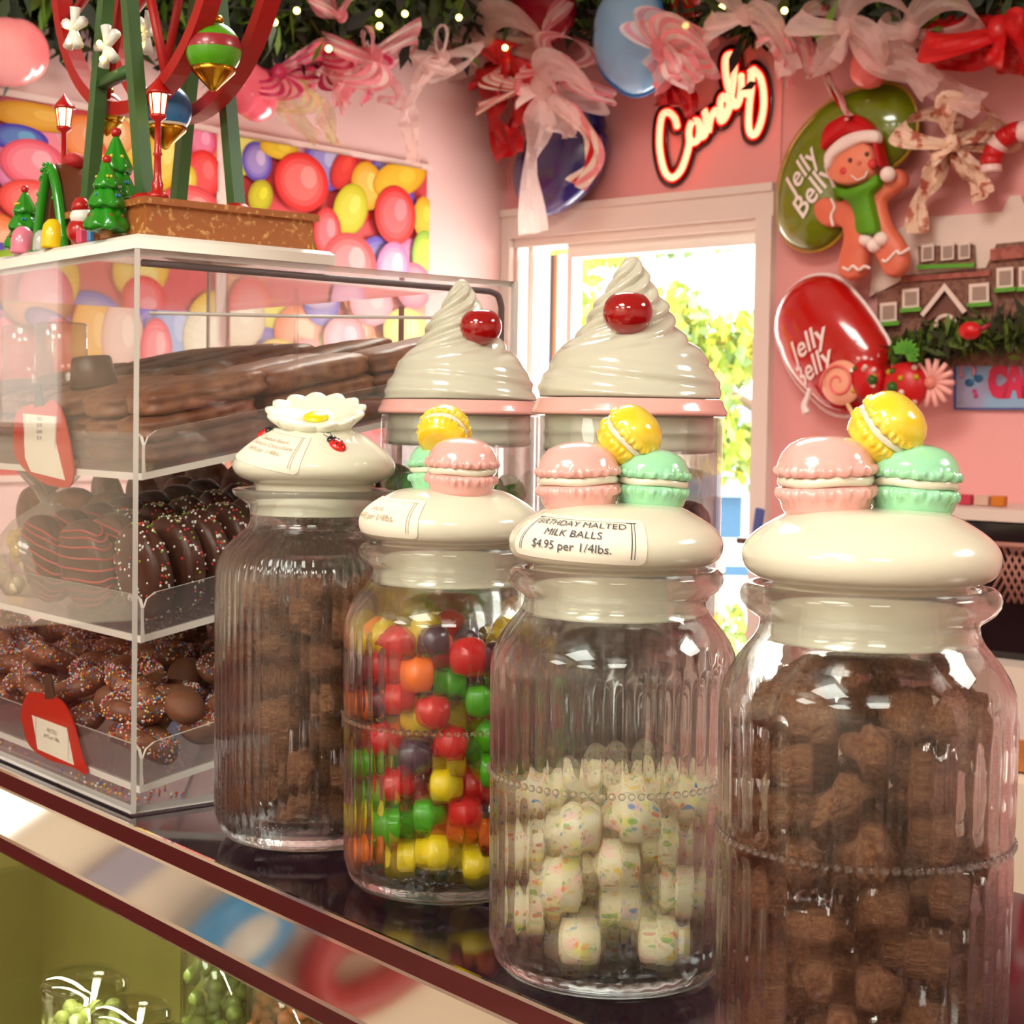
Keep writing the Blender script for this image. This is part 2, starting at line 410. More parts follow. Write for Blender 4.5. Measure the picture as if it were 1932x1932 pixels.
for k in range(5): b.tube([(rr.uniform(.5, .9), .2, 0), (rr.uniform(-.2, .6), rr.uniform(-.2, .2), c.z - FLOOR)], .02, bark, 6)
b.build('stem', t)
hc = P(1415, 1000, 17); t = thing('house', 'white house with pale blue gabled roof across the street', 'house', (hc.x, hc.y, FLOOR))
zz = P(1400, 925, 17).z - FLOOR; wm = M('white_siding', 'eef0ee', .7); rm = M('pale_blue_roof', '9fb6cc', .7)
b = MB(); b.box((0, 0, zz / 2), (3.4, 3, zz), wm); b.build('wall', t)
b = MB(); b.prism([(-1.9, 0), (1.9, 0), (1.75, .12), (0, .95), (-1.75, .12)], Vector((1, 0, 0)), Z, Vector((0, 3.4, 0)), (0, -1.7, zz), rm); b.build('roof', t)
b = MB(); q = P(1372, 960, 15.4) - Vector((hc.x, hc.y, FLOOR)); b.box((q.x, -1.52, q.z), (.28, .06, .55), M('blue_shutter', '3f6f96', .6)); b.build('window', t)
b = MB(); q = P(1405, 1100, 15.4) - Vector((hc.x, hc.y, FLOOR)); b.box((q.x, -1.52, q.z), (.35, .05, .3), M('blue_shutter', '3f6f96', .6)); b.build('window', t)
b = MB(); b.add([(-30, 6.2, FLOOR - .02), (40, 6.2, FLOOR - .02), (40, 60, FLOOR - .02), (-30, 60, FLOOR - .02)], [[0, 1, 2, 3]], M('pale_pavement', 'dcd8cc', .8), False)
struct(b.build('pavement'))
c = P(1412, 1175, 9); t = thing('flower_bush', 'yellow and pink flowers low outside the door beside the rightmost big jar', 'flowers', (c.x, c.y, FLOOR))
b = MB(); h = c.z - FLOOR
leafball(b, (0, 0, h - .1), .3, .2, 300, [g1, g3], .07, rr); b.build('foliage', t)
b = MB()
for k in range(16): b.ball((rr.uniform(-.2, .2), rr.uniform(-.25, 0), h + rr.uniform(-.2, .1)), .035, M('yellow_petal', 'f0cf3a', .6) if k % 2 else M('pink_petal', 'ee9090', .6), 8, 5)
b.build('blossom', t)['kind'] = 'stuff'
b = MB(); b.tube([(0, 0, 0), (0, 0, h - .1)], .02, bark, 6); b.build('stem', t)

# ================================================================ COUNTER
def cx(s, t, z): return case(s, t, z)
def cbox(b, s0, s1, t0, t1, z0, z1, mat, bev=0):
    vs = [case(s1 if j else s0, t1 if i else t0, z1 if k else z0) for k in (0, 1) for j in (0, 1) for i in (0, 1)]
    b.add(vs, [[0, 2, 3, 1], [4, 5, 7, 6], [0, 1, 5, 4], [2, 6, 7, 3], [0, 4, 6, 2], [1, 3, 7, 5]], mat, False)
S0, S1 = -1.5, 1.1
ct = thing('display_counter', 'long glass-fronted display counter with dark glossy top and chrome edge under the jars', 'counter', (K.x, K.y, FLOOR))
def cpart(name, b, par=ct, mat=None): return b.build(name, par)
class LB_(MB):     # mesh given in world space for a parent that sits elsewhere
    def __init__(s, par): super().__init__(); s.par = par
    def done(s, name):
        # world matrix of the chain of parents (computed by hand: nothing is evaluated yet)
        mm = Matrix(); p = s.par; chain = []
        while p is not None: chain.append(p); p = p.parent
        for p in reversed(chain): mm = mm @ (Matrix.Translation(p.location) @ p.rotation_euler.to_matrix().to_4x4() @ Matrix.Diagonal(p.scale.to_4d()))
        inv = mm.inverted(); s.v = [inv @ v for v in s.v]
        return s.build(name, s.par)
top_m = M('dark_plum_glossy_top', '1d0f18', .07, coat=.5, noise_=(9, '2c1a26', .35, .7))
chrome = M('polished_chrome', 'f2ece6', .05, metal=1)
b = LB_(ct); cbox(b, S0, S1, -.016, .415, -.02, 0, top_m); b.done('counter_top')
b = LB_(ct)
prof = [(-.0125, .0012), (-.0165, .0018), (-.0180, 0), (-.0180, -.0143), (-.0195, -.0160), (-.0380, -.047), (-.0400, -.049), (-.0400, -.061), (-.0385, -.0635), (-.030, -.0635), (-.0165, -.03), (-.0165, -.0005)]
vs = [case(S0, t, z) for t, z in prof] + [case(S1, t, z) for t, z in prof]; n = len(prof)
b.add(vs, [[i, (i + 1) % n, n + (i + 1) % n, n + i][::-1] for i in range(n)] + [list(range(n)), list(range(n, 2 * n))[::-1]], chrome, False)
b.done('chrome_trim')
b = LB_(ct); cbox(b, S0, S1, -.034, -.029, -.95, -.06, clear('counter_front_glass', (.97, .98, .93), 1.0)); b.done('front_glass')
olive = M('olive_lined_panel', 'a39a5e', .45, noise_=(4, '8a8048', .3, .7))
b = LB_(ct); cbox(b, S0, S1, .395, .415, FLOOR, -.02, olive); b.done('back_panel')
b = LB_(ct); cbox(b, S0, S1, -.034, .395, FLOOR, FLOOR + .12, M('dark_plinth', '2a1a18', .5)); b.done('plinth')
for s_ in (S0, S1 - .02):
    b = LB_(ct); cbox(b, s_, s_ + .02, -.034, .395, FLOOR + .12, -.02, olive); b.done('end_panel')
b = LB_(ct); cbox(b, S0 + .02, S1 - .02, -.015, .39, -.345, -.337, clear('shelf_glass', (.93, .97, .92), 1.2)); b.done('glass_shelf')
b = LB_(ct); cbox(b, S0 + .02, S1 - .02, -.02, .39, -.66, -.65, M('pale_shelf_board', 'b0a46c', .4)); b.done('shelf_board')
area('counter_fill_light', tuple(case(.1, .02, -.075)), 1.6, 10, (1, .95, .75), tuple(case(.1, .2, -.5)), .02)  # added light that brightens the counter's inside; no fitting is modelled
bpy.data.objects['counter_fill_light'].rotation_euler = Euler((0, 0, CROT + PI / 2))
# tubs in the display
tub_pl = clear('clear_tub_plastic', (.97, .98, .96), 1.3)
for i, (s_, t_, r, h, col, lab) in enumerate((
        (.205, .055, .040, .125, '9aa35a', 'clear round tub of pale green sweets behind the counter glass, nearest the left frame edge'),
        (.118, .060, .036, .120, '7a4a3a', 'clear round tub of brown sweets behind the counter glass, second along the row'),
        (.040, .052, .034, .118, '8d93b8', 'clear round tub of lilac sweets behind the counter glass, third along the row'),
        (-.040, .055, .032, .112, 'b78a5a', 'clear round tub of tan sweets behind the counter glass, last along the row'),
        (.17, .19, .045, .2, '6a7a3a', 'tall clear tub of dark green sweets at the back of the counter shelf'),
        (.06, .2, .045, .2, 'a05a3a', 'tall clear tub of rust-coloured sweets at the back of the counter shelf'),)):
    p = case(s_, t_, -.337); t = thing('sweet_tub', lab, 'tub', p, 0, 'tubs behind the counter glass')
    b = MB(); b.lathe([(0, 0), (r * .95, 0), (r, .004), (r, h), (r * .96, h), (r * .96, .006), (0, .006)], tub_pl, 32); b.build('tub_wall', t)
    b = MB(); b.lathe([(0, h + .018), (r * .5, h + .016), (r * .95, h + .008), (r * 1.04, h + .002), (r * 1.04, h - .008), (r * 1.005, h - .008), (r * 1.005, h), (0, h + .004)][::-1], tub_pl, 32); b.build('lid', t)
    b = MB(); cm = M('sweet_' + col, col, .35)
    for k in range(130):
        a = R.random() * 6.28; q = r * .86 * math.sqrt(R.random()); b.ball((q * math.cos(a), q * math.sin(a), .014 + R.random() * h * .66), .0085, cm, 7, 5)
    tag(b.build('sweets', t), kind='stuff')

# ================================================================ GLASS JARS
def jar_profile(kind):
    if kind == 'reeded':
        out = [(0, 0), (.045, 0), (.060, .0006), (.0665, .003), (.0705, .0085), (.0730, .0160), (.0738, .0200)]
        out += [(.0740 + .0018 * (i / 44), .022 + (.192 - .022) * i / 44) for i in range(45)]
        out += [(.0755, .198), (.0742, .2045), (.0715, .211), (.0675, .2175), (.0625, .2240), (.0585, .2290), (.0562, .2335), (.0556, .2380),
                (.0562, .2395), (.0592, .2415), (.0632, .2445), (.0658, .2482), (.0664, .2515), (.0655, .2548), (.0632, .2570), (.0595, .2576), (.0560, .2566), (.0542, .2545)]
        inn = [(.0535, .2490), (.0525, .2400), (.0530, .2330), (.0560, .2285), (.0610, .2225), (.0670, .2135), (.0705, .2060), (.0722, .1970), (.0725, .19), (.0712, .03), (.0700, .0200), (.0650, .0140), (.050, .0120), (0, .0115)]
        return out, inn
    out = [(0, 0), (.045, 0), (.062, .0006), (.0685, .003), (.0725, .0085), (.0755, .0160), (.0765, .0200)]
    out += [(.0770 + .0010 * (i / 40), .022 + (.208 - .022) * i / 40) for i in range(41)]
    out += [(.0776, .214), (.0762, .2205), (.0735, .2275), (.0695, .2340), (.0640, .2400), (.0580, .2452), (.0535, .2490), (.0512, .2540), (.0508, .2620),
            (.0530, .2680), (.0585, .2720), (.0635, .2752), (.0655, .2780), (.0650, .2800), (.0620, .2808), (.0570, .2790), (.0530, .2770)]
    inn = [(.0500, .2730), (.0485, .2650), (.0490, .2550), (.0515, .2470), (.0570, .2410), (.0640, .2340), (.0700, .2250), (.0738, .2150), (.0745, .205), (.0735, .03), (.0720, .0200), (.0670, .0140), (.050, .0120), (0, .0115)]
    return out, inn
def jar(name, label, loc, kind, rz=0, k=1.0):
    t = thing(name, label, 'jar', loc, rz, 'ribbed glass jars on the counter'); t.scale = (1, 1, k)
    out, inn = jar_profile(kind)
    n = 40 if kind == 'reeded' else 60; amp = .0013 if kind == 'reeded' else .0009
    no = len(out)
    def fn(r, z, th, i):
        if i >= no: return r, z
        if kind == 'reeded':
            d = min(abs(z - .1275) / .012, 1.0) if .10 < z < .155 else 1.0
            d = max(0, (d - .35) / .65) if d < 1 else 1
            wgt = min(1, max(0, (z - .012) / .014)) * min(1, max(0, (.199 - z) / .014)) * (d * d * (3 - 2 * d))
        else:
            wgt = min(1, max(0, (z - .010) / .012)) * min(1, max(0, (.250 - z) / .03))
        return r + amp * wgt * (abs(math.sin(n * th / 2)) - .75), z
    b = MB(); b.lathe(out + inn, jar_glass, n * 8, fn); b.build('glass_body', t)
    if kind == 'reeded':
        b = MB(); nb = 84; r = .0748
        for k in range(nb):
            a = 2 * PI * k / nb; b.ball((r * math.cos(a), r * math.sin(a), .1275), .0023, glass('bead_glass', .5), 8, 6)
        tag(b.build('bead_band', t), kind='stuff')
    return t
JA, JB, JC, JD = P(593, 870, 1.315), P(850, 988, 1.18), P(1162, 1010, 1.0), P(1642, 1045, .84)
for v in (JA, JB, JC, JD): v.z = 0.0006
jar('candy_jar', 'ribbed glass jar of chocolate bears under the daisy lid, beside the acrylic case', JA, 'fine')
jar('candy_jar', 'ribbed glass jar filled with rainbow-coloured round sweets', JB, 'reeded', .05, .965)
jar('candy_jar', 'ribbed glass jar half full of speckled white malt balls', JC, 'reeded', .02, .965)
jar('candy_jar', 'ribbed glass jar packed with knobbly brown nut clusters, biggest jar in the photo', JD, 'reeded', .07, .992)

# ---------------------------------------------------------------- lids
LIDP = [(0, .2968), (.015, .2967), (.028, .2962), (.037, .2950), (.0430, .2928), (.0495, .2893), (.0560, .2852), (.0615, .2806), (.0648, .2758), (.0657, .2715), (.0650, .2670), (.0630, .2635), (.0600, .2612), (.0570, .2598), (.0540, .2590),
        (.0515, .2580), (.0500, .2560), (.0497, .2400), (.0495, .2300), (.0475, .2275), (0, .2270)]
LIDA = [(0, .3330), (.014, .3325), (.026, .3300), (.0340, .3270), (.0420, .3225), (.0500, .3170), (.0570, .3112), (.0620, .3062), (.0648, .3010), (.0652, .2970), (.0635, .2925), (.0590, .2885), (.0530, .2862), (.0500, .2850),
        (.0475, .2835), (.0468, .2760), (.0466, .2620), (.0440, .2590), (0, .2585)]
def dense(pr, k=3):
    v = smooth_path([(r, z, 0) for r, z in pr], k); return [(max(p.x, 0) if i not in (0, len(v) - 1) else 0, p.y) for i, p in enumerate(v)]
class Surf:
    """a lathe surface one can wrap a label round"""
    def __init__(s, prof, zmin):
        s.p = [q for q in dense(prof, 4)]; s.L = [0]
        for a, b in zip(s.p, s.p[1:]): s.L.append(s.L[-1] + math.hypot(a[0] - b[0], a[1] - b[1]))
    def at(s, L, phi, off):
        i = 0
        while i < len(s.L) - 2 and s.L[i + 1] < L: i += 1
        q = (L - s.L[i]) / max(1e-9, s.L[i + 1] - s.L[i]); a, b = s.p[i], s.p[i + 1]
        r = a[0] + (b[0] - a[0]) * q; z = a[1] + (b[1] - a[1]) * q; dr, dz = b[0] - a[0], b[1] - a[1]; l = math.hypot(dr, dz) or 1
        nr, nz = -dz / l, dr / l
        r += nr * off; z += nz * off
        return Vector((r * math.cos(phi), r * math.sin(phi), z))
    def find(s, z):     # outer side
        for i in range(len(s.p) - 1):
            if s.p[i][1] >= z > s.p[i + 1][1]: return s.L[i]
        return s.L[-1]
def wrap_label(par, surf, phi, Lc, w, h, rot, lines, ls, ink_m, name='price_label', frame=True, label=None):
    rc = .055
    def mp(x, y, off):
        X = x * math.cos(rot) - y * math.sin(rot); Y = x * math.sin(rot) + y * math.cos(rot)
        return surf.at(Lc - Y, phi + X / rc, off)
    b = MB(); nx, ny = 26, 14; r = .004
    vs = []
    for j in range(ny + 1):
        for i in range(nx + 1):
            x = (i / nx - .5) * w; y = (j / ny - .5) * h
            # rounded corners
            dx = abs(x) - (w / 2 - r); dy = abs(y) - (h / 2 - r)
            if dx > 0 and dy > 0:
                l = math.hypot(dx, dy)
                if l > r: x = math.copysign(w / 2 - r + dx / l * r, x); y = math.copysign(h / 2 - r + dy / l * r, y)
            vs.append(mp(x, y, .0006))
    fs = [[j * (nx + 1) + i, j * (nx + 1) + i + 1, (j + 1) * (nx + 1) + i + 1, (j + 1) * (nx + 1) + i] for j in range(ny) for i in range(nx)]
    b.add(vs, fs, paper)
    pl = b.build(name, par)
    if label: pl['label'] = label
    b = MB(); y = (len(lines) - 1) / 2 * ls
    for ln in lines:
        tv, tf = text_mesh(ln, ls * .86, 'CENTER', 0, 1); b.add([mp(v.x, v.y + y, .0014) for v in tv], tf, ink_m, False); y -= ls
    if frame:
        def line(x0, y0, x1, y1, t=.00026):
            n = 12; dx, dy = x1 - x0, y1 - y0; l = math.hypot(dx, dy); ox, oy = -dy / l * t, dx / l * t
            v = []
            for i in range(n + 1):
                q = i / n; v += [mp(x0 + dx * q - ox, y0 + dy * q - oy, .0009), mp(x0 + dx * q + ox, y0 + dy * q + oy, .0009)]
            b.add(v, [[2 * i, 2 * i + 2, 2 * i + 3, 2 * i + 1] for i in range(n)], ink_m, False)
        X, Y = w / 2 - .0075, h / 2 - .004
        for sx in (-1, 1):
            line(sx * X, -Y, sx * X, Y); line(sx * (X + .0016), -Y, sx * (X + .0016), Y, .0002)
            line(sx * (X - .003), Y, sx * (X + .003), Y, .0003)
        line(-X, Y, X, Y, .00012)
    tag(b.build('printed_text', pl), kind='stuff')
def macaron(par, c, Rr, H, mat, rot=None, seed=0, label=None):
    rr = random.Random(seed); ph = [rr.random() * 6.28 for _ in range(6)]
    pr = [(0, 0), (.55, 0), (.80, .02), (.88, .10), (.92, .20), (.985, .25), (1.0, .30), (.97, .35), (.90, .37)]
    pt = [(.90, .50), (.98, .515), (1.02, .56), (1.0, .61), (.955, .635), (.93, .70), (.85, .80), (.70, .90), (.48, .965), (.24, .995), (0, 1.0)]
    def fn(r, z, th, i):
        zz = z / H
        if .22 < zz < .36 or .505 < zz < .62:
            q = .028 * math.sin(th * 23 + ph[0] + 3 * math.sin(th * 3 + ph[1])) + .018 * math.sin(th * 37 + ph[2])
            return r * (1 + q), z + H * .02 * math.sin(th * 19 + ph[3])
        return r * (1 + .008 * math.sin(th * 5 + ph[4])), z
    m_ = rot if rot is not None else Matrix.Identity(3)
    c = Vector(c)
    b = MB()
    b.lathe([(r * Rr, z * H) for r, z in pr] + [(r * Rr * .995, z * H) for r, z in [(.86, .38)]] + [(.86 * Rr, .49 * H)] + [(r * Rr, z * H) for r, z in pt], mat, 144, fn, None, c, m_)
    o = b.build('macaron', par)
    if label: o['label'] = label
    b = MB(); b.lathe([(.87 * Rr, .375 * H), (.93 * Rr, .385 * H), (.955 * Rr, .41 * H), (.96 * Rr, .445 * H), (.95 * Rr, .47 * H), (.93 * Rr, .49 * H), (.87 * Rr, .50 * H)], ceramic, 96, lambda r, z, th, i: (r, z + H * .012 * math.sin(th * 4 + ph[5])), None, c, m_)
    b.build('filling', o)
    return o
surfD, surfA = Surf(LIDP, 0), Surf(LIDA, 0)
def mac_lid(label, loc, rz, seed, k=1.0):
    t = thing('jar_lid', label, 'lid', loc + Vector((0, 0, .0008 + (k - 1) * .2576)), rz, 'cream ceramic jar lids')
    b = MB(); b.lathe(dense(LIDP), ceramic, 128); b.build('dome', t)
    macaron(t, (-.0232, -.003, .2922), .0256, .0412, glaze_pink, Euler((.02, -.05, 0)).to_matrix(), seed, 'pink macaron ornament')
    macaron(t, (.0212, .004, .2930), .0236, .0368, glaze_mint, Euler((-.02, .06, 0)).to_matrix(), seed + 1, 'mint green macaron ornament')
    ax = Vector((.62, -.38, .68)).normalized(); q = Vector((0, 0, 1)).rotation_difference(ax).to_matrix()
    ctr = Vector((.0085, .004, .3378)); Hy = .0325
    macaron(t, ctr - ax * Hy * .47, .0190, Hy, glaze_yel, q, seed + 2, 'yellow macaron ornament')
    return t
lb = mac_lid('cream lid with pink, mint and yellow macarons on the jar of rainbow-coloured sweets', JB, math.radians(102), 11, .965)
wrap_label(lb, surfD, math.radians(-90 - 56 - 102), .0670, .074, .033, -.03, ['Sours', '$4.95 per 1/4lbs.'], .0072, ink_soft, label='cream price label wrapped round the lid side')
lc = mac_lid('cream macaron lid with a printed price label on the jar of speckled malt balls', JC, math.radians(3), 21, .965)
wrap_label(lc, surfD, math.radians(-90 - 28 - 3), .0670, .078, .032, -.05, ['BIRTHDAY MALTED', 'MILK BALLS', '$4.95 per 1/4lbs.'], .0076, ink, label='cream price label for birthday malted milk balls')
ld = mac_lid('unlabelled cream macaron lid on the jar of brown nut clusters, biggest lid in the photo', JD, math.radians(-4), 31, .992)
# daisy lid
la = thing('jar_lid', 'cream lid with a daisy flower and two ladybirds on the jar of chocolate bears', 'lid', JA + Vector((0, 0, .0008)), 0, 'cream ceramic jar lids')
b = MB(); b.lathe(dense(LIDA), M('white_glazed_ceramic', 'e9e7d2', .14, coat=.6), 128); b.build('dome', la)
wc = _M['white_glazed_ceramic']
dq = Euler((math.radians(20), 0, 0)).to_matrix()
b = MB()
def dfn(r, z, th, i):
    if r > .024:
        q = (r - .024) / .016; s = abs(math.sin(th * 6.5)); return r * (1 + .12 * q * (s - .6)), z + .0022 * q * s
    return r, z
b.lathe([(0, -.012), (.037, -.012), (.031, -.005), (.0275, .001), (.0275, .006), (.0315, .0105), (.0365, .0150), (.0392, .0185), (.0388, .0205), (.0360, .0210), (.028, .0180), (.020, .0155), (.011, .0142), (.008, .0145), (0, .0150)], wc, 156, dfn, None, (.0015, .002, .3235), dq)
fl = b.build('daisy', la)
b = MB(); b.lathe([(.0105, .0145), (.0100, .0165), (.007, .0182), (0, .0188)], M('yellow_flower_centre', 'f2cf10', .3, coat=.4), 32, None, None, (.0015, .002, .3235), dq); b.build('daisy_centre', fl)
def ladybird(par, surf, phi, L, yaw, s=1.0):
    p = surf.at(L, phi, 0); n = (surf.at(L, phi, .01) - p).normalized()
    q = Vector((0, 0, 1)).rotation_difference(n).to_matrix() @ Euler((0, 0, yaw)).to_matrix()
    red = M('ladybird_red', 'd8201a', .2, coat=.6); blk = M('ladybird_black', '1a1616', .2, coat=.6)
    b = MB(); b.ball(p, .0078 * s, red, 20, 12, (1, .78, .55), None, q)
    for dx, dy in ((.1, .35), (.1, -.35), (-.35, .3), (-.35, -.3), (.5, 0), (-.6, 0)):
        l = math.sqrt(max(0, 1 - dx * dx - (dy / .78) ** 2)); b.ball(p + q @ Vector((dx, dy, l * .55)) * (.0078 * s), .0009 * s, blk, 8, 5)
    o = b.build('ladybird', par)
    b = MB(); b.ball(p + q @ Vector((-.0068, 0, .0008)) * s, .0045 * s, blk, 16, 10, (.85, 1, .7), None, q)
    for sy in (-1, 1):
        b.tube([p + q @ (Vector(v) * s) for v in ((-.009, .0015 * sy, .002), (-.013, .003 * sy, .0022), (-.0155, .0018 * sy, .001))], .0003, blk, 6)
    b.build('ladybird_head', o)
ladybird(la, surfA, math.radians(-90 + 27), .0560, math.radians(-38))
ladybird(la, surfA, math.radians(-90 - 74), .0420, math.radians(150), .9)
wrap_label(la, surfA, math.radians(-90 - 36), .0580, .070, .040, -.20, ['Cinnamon Bears', 'Covered in Chocolate', '$4.95 per 1/4lbs.'], .0066, ink_soft, label='cream price label for cinnamon bears covered in chocolate')

# ---------------------------------------------------------------- whipped-cream canisters
WH = [(171, 757), (175, 747), (168, 728), (160, 709), (152, 692), (143, 675), (132, 663), (118, 652), (100, 636), (88, 622), (80, 608), (74, 592), (66, 578), (55, 566), (46, 555), (39, 544), (33, 532), (28, 520), (22, 509), (17, 499), (9, 490), (0, 487)]
cream_m = M('whipped_cream_glaze', 'cfcbb8', .16, coat=.6)
can_glass = glass('canister_glass', .55)
def canister(loc, label, lid_label, rz):
    t = thing('glass_canister', label, 'canister', loc, 0, 'straight-sided glass canisters')
    b = MB(); b.lathe([(0, 0), (.060, 0), (.068, .002), (.0712, .008), (.0715, .02), (.0715, .3405), (.0705, .3425), (.0690, .3425), (.0680, .3405), (.0680, .018), (.0650, .0115), (0, .010)], can_glass, 96); b.build('glass_body', t)
    L = thing('canister_lid', lid_label, 'lid', loc + Vector((0, 0, .0002)), rz, 'whipped cream canister lids')
    b = MB(); z0 = .343
    b.lathe([(.0665, z0), (.0735, z0), (.0748, z0 + .0018), (.0742, z0 + .0042), (.0722, z0 + .0075), (.0712, z0 + .0115), (.0700, z0 + .0125)], glaze_pink, 128); b.build('pink_rim', L)
    b = MB(); b.lathe([(0, z0 + .004), (.064, z0 + .002), (.0645, z0 - .002), (.0645, z0 - .012), (.0660, z0 - .0135), (.0645, z0 - .0150), (.0640, z0 - .021), (.0655, z0 - .0235), (.0645, z0 - .0275), (.0600, z0 - .0290), (0, z0 - .0295)], cream_m, 96); b.build('stopper', L)
    prof = [(max(hw, 0) * .000406, .336 + (805 - y) * .000406) for hw, y in WH]
    prof = dense(prof, 4); zb, zt = prof[0][1], prof[-1][1]
    def fn(r, z, th, i):
        h = (z - zb) / (zt - zb)
        lo = max(0, 1 - h / .42); hi = min(1, max(0, (h - .30) / .15)) * (1 if h < .85 else max(0, (1 - h) / .15))
        a1 = abs(math.sin(1.0 * th + 15 * h + .5 * math.sin(th))) - .6
        a2 = abs(math.sin(1.5 * th * 2 - 30 * h)) - .55
        a3 = math.sin(3 * th + 75 * h + 1.5 * math.sin(th))
        lo = min(1, lo * 1.6) * min(1, h / .05)
        lean = .0
        return r * (1 + .045 * lo * a1 + .010 * lo * a3) + .0058 * hi * a2 * min(1, r / .012), z + .0022 * lo * math.sin(2 * th + 1.0) * (1 - h)
    b = MB(); b.lathe([(r * .985, z) for r, z in prof], cream_m, 240, fn); b.build('whipped_cream', L)
    b = MB(); b.ball((0, 0, 0), .0188, cherry_red, 40, 24, (1, 1, .92), lambda d: 1 - .10 * math.exp(-((d.z - 1) ** 2) / .02) - .02 * max(0, d.x))
    ch = b.build('cherry', L); return t, L, ch
CE, CF = P(868, 780, 1.48), P(1187, 775, 1.25)
CE.z = CF.z = .0006
_, LE, chE = canister(CE, 'tall clear canister of dark green sweets behind the jar of rainbow sweets', 'whipped-cream lid with its cherry to the side, on the canister nearer the acrylic case', .9)
_, LF, chF = canister(CF, 'tall clear canister of dark round chocolates behind the malt ball jar', 'whipped-cream lid with its cherry in front, taller-looking one before the glass door', 0)
q = P(907, 616, CE.y - .030) - Vector((CE.x, CE.y, .0008)); chE.location = Euler((0, 0, -.9)).to_matrix() @ q
q = P(1185, 590, CF.y - .036) - Vector((CF.x, CF.y, .0008)); chF.location = q

# ---------------------------------------------------------------- what fills the jars
def drop(Rj, rads, z0, zmax, seed, K_=70, front=False):
    rr = random.Random(seed); P_ = []
    for r in rads:
        best = None
        for _ in range(K_):
            q = (Rj - r) * math.sqrt(rr.random()); a = rr.random() * 6.283; x, y = q * math.cos(a), q * math.sin(a); z = z0 + r
            for (X, Y, Z_, r2) in P_:
                d2 = (x - X) ** 2 + (y - Y) ** 2; s = (r + r2) * .985
                if d2 < s * s: z = max(z, Z_ + math.sqrt(s * s - d2))
            if best is None or z < best[2]: best = (x, y, z)
        if best[2] + r > zmax: continue
        P_.append(best + (r,))
    return P_
def bumps(seed, n, amp, k, base=.8, extra=()):
    rr = random.Random(seed); B = [(Vector((rr.gauss(0, 1), rr.gauss(0, 1), rr.gauss(0, 1))).normalized(), amp * rr.uniform(.6, 1.2), k) for _ in range(n)]
    B += [(Vector(d).normalized(), a, kk) for d, a, kk in extra]
    off = Vector((seed * 3.1, seed * 1.7, 0))
    def fn(d):
        q = base
        for v, a, kk in B: q += a * math.exp(kk * (d.dot(v) - 1))
        return q + .035 * noise.noise(d * 3.5 + off) + .02 * noise.noise(d * 9 + off)
    return fn
def proto(name, mat, fn, sc_=(1, 1, 1), n=28, mm=18):
    b = MB(); b.ball((0, 0, 0), 1.0, mat, n, mm, sc_, fn); o = b.build(name); return o
def fill(protos, jarloc, spots, pick, seed):
    rr = random.Random(seed); used = set()
    for (x, y, z, r) in spots:
        i = pick(rr); pr, lab, cat, grp = protos[i]
        o = pr if i not in used else pr.copy()
        if i in used: C.objects.link(o)
        used.add(i); o.location = (jarloc.x + x, jarloc.y + y, z); o.scale = (r, r, r)
        o.rotation_euler = (rr.random() * 6.28, rr.random() * 6.28, rr.random() * 6.28); tag(o, lab, cat, grp)
    for i, p in enumerate(protos):
        if i not in used: bpy.data.objects.remove(p[0])
# chocolate bears: head, ears, arms, legs as soft bulges of one body
bear = lambda s: bumps(s, 4, .07, 14, .74, (((0, 0, 1), .30, 7), ((.9, .2, .25), .24, 16), ((-.9, .2, .25), .24, 16), ((.6, .35, -.85), .30, 13), ((-.6, .35, -.85), .30, 13), ((.35, 0, 1), .14, 34), ((-.35, 0, 1), .14, 34)))
lab = 'chocolate-coated gummy bear in the jar under the daisy lid'; grp = 'chocolate bears in the daisy-lid jar'
pb = [(proto('chocolate_bear', choc_dust, bear(s), (1, .85, 1.1)), lab, 'sweet', grp) for s in (1, 2, 3)]
rads = [R.uniform(.0158, .0192) for _ in range(170)]
fill(pb, JA, drop(.0705, rads, .0125, .222, 5, 50), lambda r: r.randrange(3), 51)
# rainbow sweets
cols = [('red', 'd00c14', .34), ('yellow', 'f4d408', .2), ('green', '46a60c', .17), ('purple', '44203a', .14), ('orange', 'ff7410', .15)]
pc = []
for k, (cn, cc, p_) in enumerate(cols):
    for s in (0, 1):
        mt = M(cn + '_sugar_shell', cc, .22, coat=.5, sss=.0)
        fn = bumps(60 + k * 2 + s, 5 if s else 0, .10, 9, .95 if s == 0 else .86)
        pc.append((proto('round_sweet', mt, fn, n=24, mm=16), cn + ' round sweet in the jar of rainbow-coloured sweets', 'sweet', 'rainbow-coloured round sweets'))
def pick(r):
    q = r.random(); a = 0
    for k, c_ in enumerate(cols):
        a += c_[2]
        if q < a: return k * 2 + r.randrange(2)
    return 0
fill(pc, JB, drop(.0700, [R.uniform(.0118, .0160) for _ in range(190)], .0125, .199, 6), pick, 61)
